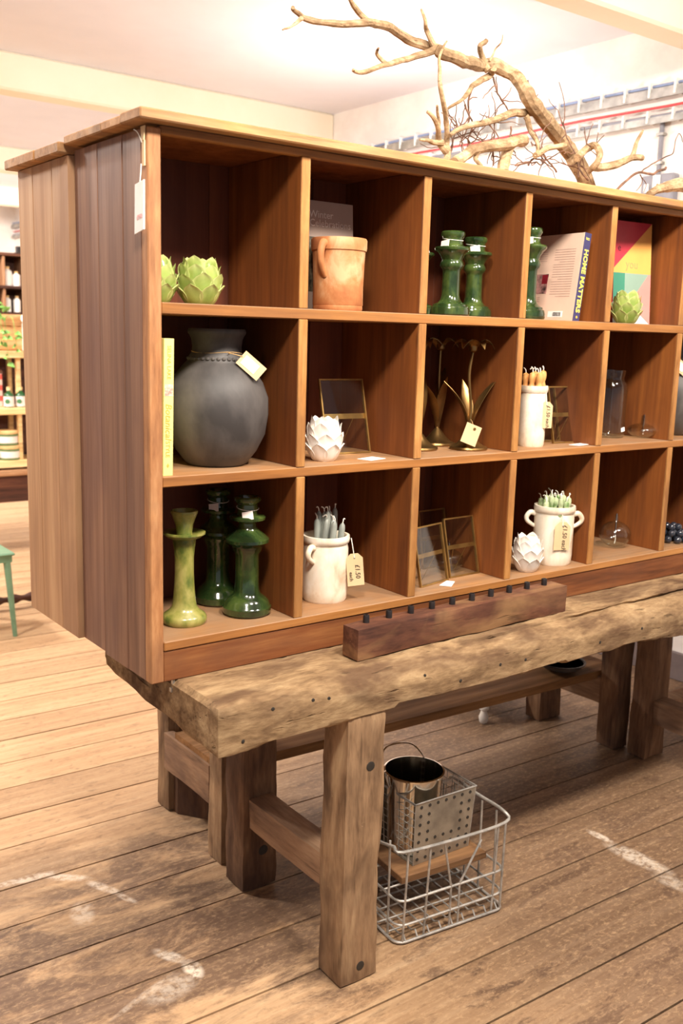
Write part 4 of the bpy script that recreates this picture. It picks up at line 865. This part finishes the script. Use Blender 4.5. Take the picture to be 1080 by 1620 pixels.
drift('driftwood_log', 'short thick pale driftwood log lying across the cabinet top', [('log', V3([(0.921, 0.060, 2.095), (1.042, 0.104, 2.151), (1.150, 0.116, 2.176), (1.291, 0.160, 2.215)]), .014, .017), ('stub', V3([(1.210, 0.140, 2.186), (1.193, 0.140, 2.150), (1.162, 0.110, 2.100)]), .016, .018), ('stub', V3([(1.048, 0.100, 2.148), (1.038, 0.100, 2.123), (1.034, 0.070, 2.099)]), .008, .005)], W_DRIFT, (1.152, 0.120) + (TZ,))
drift('forked_driftwood', 'forked driftwood piece right of the large bough base', [('limb', V3([(1.485, 0.120, 2.184), (1.551, 0.146, 2.221), (1.563, 0.122, 2.231), (1.530, 0.072, 2.202), (1.501, 0.057, 2.168), (1.500, 0.088, 2.142)]), .012, .009), ('limb', V3([(1.543, 0.100, 2.163), (1.649, 0.110, 2.182), (1.704, 0.090, 2.206), (1.772, 0.100, 2.217)]), .014, .009), ('twig', V3([(1.718, 0.100, 2.209), (1.751, 0.110, 2.260), (1.753, 0.090, 2.299)]), .009, .003), ('limb', V3([(1.297, 0.120, 2.168), (1.383, 0.140, 2.203), (1.440, 0.130, 2.218)]), .009, .008), ('limb', V3([(1.301, 0.170, 2.285), (1.319, 0.164, 2.246), (1.315, 0.126, 2.199), (1.298, 0.120, 2.165)]), .009, .004)], W_DRIFT, (1.529, 0.100) + (TZ,))
drift('twisted_driftwood_log', 'grey twisted driftwood log at the right end of the cabinet top', [('log', V3([(1.756, 0.050, 2.101), (1.878, 0.077, 2.137), (1.964, 0.073, 2.152), (2.151, 0.100, 2.160)]), .010, .030), ('twig', V3([(1.813, 0.060, 2.121), (1.825, 0.070, 2.139)]), .008, .003)], W_DRIFT, (1.907, 0.080) + (TZ,))
def curly(start, dirv, L, r, seed):
    rnd = random.Random(seed); p = Vector(start); d = Vector(dirv).normalized(); pts = [p.copy()]
    for k in range(int(L / .012)):
        d = (d + Vector((rnd.uniform(-1, 1), rnd.uniform(-.4, .4), rnd.uniform(-1, 1))) * .62).normalized(); d = (d + Vector(dirv).normalized() * .25).normalized()
        p = p + d * .012; p.z = max(p.z, TZ + .004); pts.append(p.copy())
    return pts
def curly_thing(label, starts, seed):
    t = tag(bpy.data.objects.new('curly_willow_twig', None), label, 'twig', 'curly willow twigs'); COL.objects.link(t); t.location = (starts[0][0].x, starts[0][0].y, TZ); rnd = random.Random(seed)
    for i, (st, dv, L) in enumerate(starts):
        pts = curly(st, dv, L, 0, seed * 50 + i); n = len(pts)
        st_o = MB().tube(pts, [.0030 - .0018 * k / n for k in range(n)], 5).build('twig', W_TWIG, t, True)
        for j in range(6):
            k = rnd.randrange(2, n - 2); q = curly(pts[k], (rnd.uniform(-1, 1), rnd.uniform(-.3, .3), rnd.uniform(-.6, 1)), L * rnd.uniform(.3, .6), 0, seed * 99 + i * 7 + j); m = len(q)
            MB().tube(q, [.0019 - .001 * a / m for a in range(m)], 5).build('twig', W_TWIG, t, True)
curly_thing('tangle of dark curly willow twigs around the upright pale twig', [(Vector((0.974, 0.150, 2.111)), (.35, 0, 1), .22), (Vector((1.056, 0.150, 2.311)), (-.3, 0, -1), .16), (Vector((1.035, 0.150, 2.274)), (.2, 0, -1), .14), (Vector((1.027, 0.170, 2.133)), (.9, 0, .7), .20), (Vector((1.159, 0.170, 2.370)), (.5, 0, -.4), .14)], 3)
curly_thing('dark curly willow twigs spreading below the middle of the bough', [(Vector((1.210, 0.150, 2.122)), (.2, 0, 1), .18), (Vector((1.259, 0.160, 2.140)), (1, 0, .2), .22), (Vector((1.148, 0.140, 2.124)), (-.4, 0, .8), .14), (Vector((1.335, 0.180, 2.151)), (.5, 0, .7), .16), (Vector((1.252, 0.180, 2.251)), (.2, 0, -1), .10), (Vector((1.347, 0.180, 2.318)), (.4, 0, 1), .09)], 5)
curly_thing('dark curly willow twigs at the base of the bough', [(Vector((1.554, 0.130, 2.128)), (-1, 0, .35), .25), (Vector((1.532, 0.150, 2.137)), (-.3, 0, 1), .15), (Vector((1.429, 0.150, 2.140)), (-.9, 0, .25), .18), (Vector((1.620, 0.150, 2.166)), (-.2, 0, 1), .12)], 8)
t = drift('dark_forked_twig', 'dark forked twig leaning out to the right on the cabinet top', [('stem', V3([(1.624, 0.080, 2.095), (1.689, 0.090, 2.137), (1.721, 0.070, 2.164), (1.810, 0.080, 2.171), (1.888, 0.090, 2.201)]), .004, .004), ('twig', V3([(1.741, 0.080, 2.169), (1.851, 0.114, 2.213), (1.884, 0.098, 2.233), (1.871, 0.056, 2.238), (1.869, 0.049, 2.275), (1.940, 0.088, 2.313), (2.004, 0.115, 2.298)]), .0022, .0012), ('twig', V3([(1.742, 0.080, 2.161), (1.769, 0.090, 2.142), (1.716, 0.070, 2.108)]), .002, .001), ('twig', V3([(1.750, 0.080, 2.155), (1.793, 0.090, 2.137), (1.755, 0.070, 2.108)]), .0015, .001)], W_TWIG, (1.675, 0.080) + (TZ,), None)

# ------------------------------------------------------------------ background on the left
YS = 5.0
lt = thing('low_table', 'dark low table carrying the pine shelf rack in the background', 'table', (1.6, 5.3, 0))
MB().box(.75, 2.5, 4.96, 5.7, .565, .605, .006).build('table_top', wood('table_top_wood', (120, 82, 56), (166, 122, 86), (196, 156, 116), 'x', 18, .07), lt)
MB().box(.80, 2.45, 5.0, 5.03, .37, .565).build('apron', W_DARK, lt)
for x in (.80, 2.37):
    for yy in (5.03, 5.55): MB().box(x, x + .08, yy, yy + .08, 0, .565, .004).build('leg', W_DARK, lt)
rk = thing('pine_shelf_rack', 'pale pine shelf rack with two boards standing on the low table', 'shelf', (1.6, 5.2, .606))
for z in (.62, 1.00, 1.40): MB().box(.85, 2.35, 5.0, 5.30, z, z + .05, .004).build('shelf_board', W_PINE, rk)
for x in (.95, 1.405, 2.2):
    for yy in (5.05, 5.24): MB().box(x, x + .032, yy, yy + .032, .606, 1.40, .003).build('post', W_PINE, rk)
struct_back = MB().box(.85, 2.35, 5.31, 5.33, .61, 1.40).build('rack_back', W_DARK, rk)
def tin(x, yy, z, label):
    t = thing('candle_tin', label, 'tin', (x, yy, z), 0, 'round candle tins')
    MB().lathe([(1e-4, 0), (.068, 0), (.071, .005), (.071, .078), (.066, .082), (1e-4, .082)], 28).build('tin_body', plain('tin_green', (104, 130, 84), .5), t, True, False)
    MB().lathe([(.0715, .018), (.0715, .064)], 28).build('paper_label', M_PINKP, t, True, False)
    MB().lathe([(1e-4, .082), (.073, .082), (.074, .086), (.074, .102), (.070, .106), (1e-4, .106)], 28).build('wooden_lid', W_PINE, t, True, False)
tin(1.345, 5.08, .67, 'round green tin with wooden lid, bottom of the stack of two'); tin(1.335, 5.08, .778, 'round green tin with wooden lid, top of the stack of two'); tin(1.18, 5.10, .67, 'round green tin at the frame edge beside the stacked tins')
def bottle(x, label):
    t = thing('green_bottle', label, 'bottle', (x, 5.05, 1.05), 0, 'green glass bottles')
    MB().lathe([(1e-4, 0), (.034, 0), (.036, .004), (.036, .082), (.030, .098), (.014, .110), (.013, .122), (1e-4, .122)], 24).build('glass_body', M_BOTTLE, t, True, False)
    MB().lathe([(.0366, .008), (.0366, .078)], 24).build('paper_label', M_PINKP, t, True, False)
    MB().lathe([(.010, 0), (.017, .002), (.018, .012), (.014, .016), (.010, .016)], 16).xf(Matrix.Translation((-.020, -.0305, .043)) @ Matrix.Rotation(R(-32), 4, 'Z') @ Matrix.Rotation(R(90), 4, 'X') @ Matrix.Diagonal((1, 1, .06, 1))).build('emblem', plain('emblem_green', (70, 120, 76), .6), t, True, False)
    MB().lathe([(.0145, .120), (.0145, .145), (1e-4, .146)], 16).build('cap', W_PINE, t, True, False)
bottle(1.345, 'left of the two green glass bottles on the pine shelf'); bottle(1.430, 'right of the two green glass bottles on the pine shelf')
def check_mat():
    t = NT('red_check'); c = t.new('ShaderNodeTexChecker'); c.inputs['Scale'].default_value = 26; c.inputs[1].default_value = lin((222, 100, 88)); c.inputs[2].default_value = lin((240, 214, 204))
    t.link(t.coords(), c.inputs['Vector']); return t.out(c.outputs[0], .8)
rc = thing('checked_gift_box', 'red and white checked box behind the green bottles', 'box', (1.22, 5.18, 1.05))
MB().box(-.13, .11, -.05, .06, 0, .235, .004).build('box_body', check_mat(), rc, False, False); MB().box(-.132, .112, -.052, .062, .235, .26, .004).build('lid', plain('brown_lid', (110, 74, 56), .6), rc, False, False)
wp = thing('white_post_display', 'white boxed display column beside the pine rack', 'display', (1.58, 4.96, .606))
MB().box(-.07, .09, -.03, .03, 0, .79, .004).build('column', M_WALL, wp, False, False); MB().lathe([(.004, 0), (.03, .01), (.035, .04), (.02, .06), (1e-4, .064)], 16).xf(Matrix.Translation((-.10, -.02, 0))).build('foot_bowl', M_PAPER, wp, True, False)
cx = thing('wooden_crate', 'orange pine crate on the top board of the pine rack', 'crate', (1.35, 5.15, 1.451))
for k in range(3): MB().box(-.45, .12, -.13, -.115, .005 + k * .085, .082 + k * .085, .003).build('slat', W_CRATE, cx, False, False)
for x in (-.45, .105): MB().box(x, x + .015, -.115, .13, 0, .25).build('crate_end', W_CRATE, cx, False, False)
MB().box(-.45, .12, .115, .13, 0, .25).build('crate_back', W_CRATE, cx, False, False); MB().box(-.435, .105, -.115, .115, 0, .015).build('crate_floor', W_CRATE, cx, False, False)
wb2 = thing('white_paper_bag', 'white paper bag with tissue standing on the pine rack', 'bag', (1.52, 5.0, 1.451))
MB().box(-.075, .06, -.06, .05, 0, .20, .005).build('bag_body', M_WALL, wb2, False, False)
for k in range(4): MB().ball((-.06 + k * .035, -.02 + .02 * (k % 2), .225), .036, 10, 7, (1, 1, .95)).build('tissue', M_PAPER, wb2, True, False)
pl = thing('trailing_plant', 'trailing green leafy plant spilling over the crate edge', 'plant', (1.24, 5.05, 1.66))
MG = plain('fresh_leaf', (120, 170, 84), .5, var=.2); lm = petal(.06, .034, .3, MG, .4, 'leaf')
for k in range(26): inst(lm, 'leaf', pl, (random.uniform(-.06, .12), random.uniform(-.1, .05), random.uniform(.02, .10)), (random.uniform(-.6, .6), random.uniform(-.5, .7), random.uniform(0, 6.3)))
for dx, L in ((.05, .30), (.11, .22), (.02, .16)):
    MB().tube(spline([(dx, -.08, .03), (dx + .01, -.105, 0), (dx + .02, -.11, -L * .5), (dx + .03, -.11, -L)], 4), .002, 5).build('stem', MG, pl, True, False)
    for k in range(4): inst(lm, 'leaf', pl, (dx + .02, -.112, -L * (.4 + .2 * k)), (.9, random.uniform(-.5, .5), random.uniform(3.6, 5.8)))
cu = thing('wall_cubby', 'dark wooden open cubby with white bottles above the crate', 'shelf', (1.5, 5.32, 1.70))
for z in (1.70, 1.885, 2.115): MB().box(1.12, 2.2, 5.2, 5.46, z, z + .022, .003).build('shelf', W_DARK, cu)
for x in (1.125, 1.385, 1.55, 2.17): MB().box(x, x + .018, 5.21, 5.46, 1.722, 2.115, .002).build('upright', wood('cubby_side', (130, 84, 58), (164, 116, 82), (190, 146, 110), 'z', 18, .07), cu)
MB().box(1.12, 2.2, 5.46, 5.48, 1.70, 2.13).build('back_panel', W_DARK, cu)
MB().box(1.04, 1.10, 5.25, 5.45, 1.46, 2.14, .003).build('side_post', W_PINE, cu); MB().box(2.14, 2.2, 5.25, 5.45, 1.46, 1.70, .003).build('side_post', W_PINE, cu)
def wbottle(x, z, h, r, label, mat=None):
    t = thing('white_bottle', label, 'bottle', (x, 5.27, z), 0, 'white bottles in the cubby')
    MB().lathe([(1e-4, 0), (r, 0), (r, h * .72), (r * .8, h * .8), (r * .45, h * .84), (r * .42, h * .92), (1e-4, h * .92)], 18).build('bottle_body', mat or M_PAPER, t, True, False)
    MB().lathe([(r * .5, h * .88), (r * .5, h), (1e-4, h)], 14).build('cap', W_PINE if not mat else M_PAPER, t, True, False)
wbottle(1.435, 1.908, .135, .034, 'tall white bottle on the upper level of the cubby'); wbottle(1.50, 1.908, .105, .030, 'short white bottle on the upper level of the cubby'); wbottle(1.61, 1.908, .14, .034, 'white bottle in the right hand bay of the cubby')
for x in (1.24, 1.33, 1.43, 1.50): wbottle(x, 1.723, .115, .026, 'white bottle with pale cap on the lower level of the cubby')
bkk = tag(MB().box(-.012, .012, -.06, .06, 0, .16, .002).build('black_book', M_IRON), 'thin black book leaning inside the dark cubby', 'book'); bkk.location = (1.27, 5.30, 1.910); bkk.rotation_euler = (0, R(-24), 0)
sg = thing('small_black_sign', 'small black block sign on top of the dark cubby', 'sign', (1.55, 5.25, 2.138))
MB().box(-.05, .07, -.02, .02, 0, .05, .003).build('sign_face', M_IRON, sg, False, False); MB().box(-.06, .08, -.03, .03, 0, .006).build('sign_base', M_IRON, sg, False, False)
# green stool leg and barley-twist stretcher seen past the cabinet
gs = thing('green_metal_stool', 'pale green metal stool at the left edge of the photo', 'stool', (.50, 3.25, 0))
MGS = plain('sage_enamel', (112, 150, 122), .4, var=.05)
MB().box(-.22, .20, -.2, .2, .44, .455, .006).build('seat', MGS, gs, False, False)
for sx in (-1, 1):
    for sy in (-1, 1): MB().tube([(sx * .17 - .01, sy * .17, .44), (sx * .195 - .01, sy * .195, 0)], [.020, .012], 10).build('leg', MGS, gs, True, False)
MB().box(-.205, .185, -.19, -.17, .405, .44).box(-.205, .185, .17, .19, .405, .44).box(-.205, -.185, -.19, .19, .405, .44).box(.160, .180, -.17, .17, .405, .44).build('seat_apron', MGS, gs, False, False)
tw = thing('barley_twist_table', 'dark barley-twist table base hidden behind the cabinet', 'table', (.95, 3.83, 0))
def twist(p0, p1, r):
    p0, p1 = Vector(p0), Vector(p1); n = 60; L = (p1 - p0).length
    return MB().tube([p0 + (p1 - p0) * k / n for k in range(n + 1)], [r * (1 + .32 * math.sin(k / n * L * 62)) for k in range(n + 1)], 10)
twist((-.43, -.27, .06), (.43, -.27, .06), .022).build('twist_stretcher', W_DARK, tw, True, False)
for x in (-.45, .45):
    for yy in (-.27, .27):
        MB().box(x - .03, x + .03, yy - .03, yy + .03, 0, .11, .004).build('foot_block', W_DARK, tw, False, False)
        if x > 0: twist((x, yy, .11), (x, yy, .42), .022).build('twist_leg', W_DARK, tw, True, False)
for yy in (-.27, .27): twist((.31, yy, 0), (.31, yy, .42), .022).build('twist_leg', W_DARK, tw, True, False)
MB().box(.26, .52, -.34, .34, .42, .45, .006).build('table_top', W_DARK, tw, False, False)
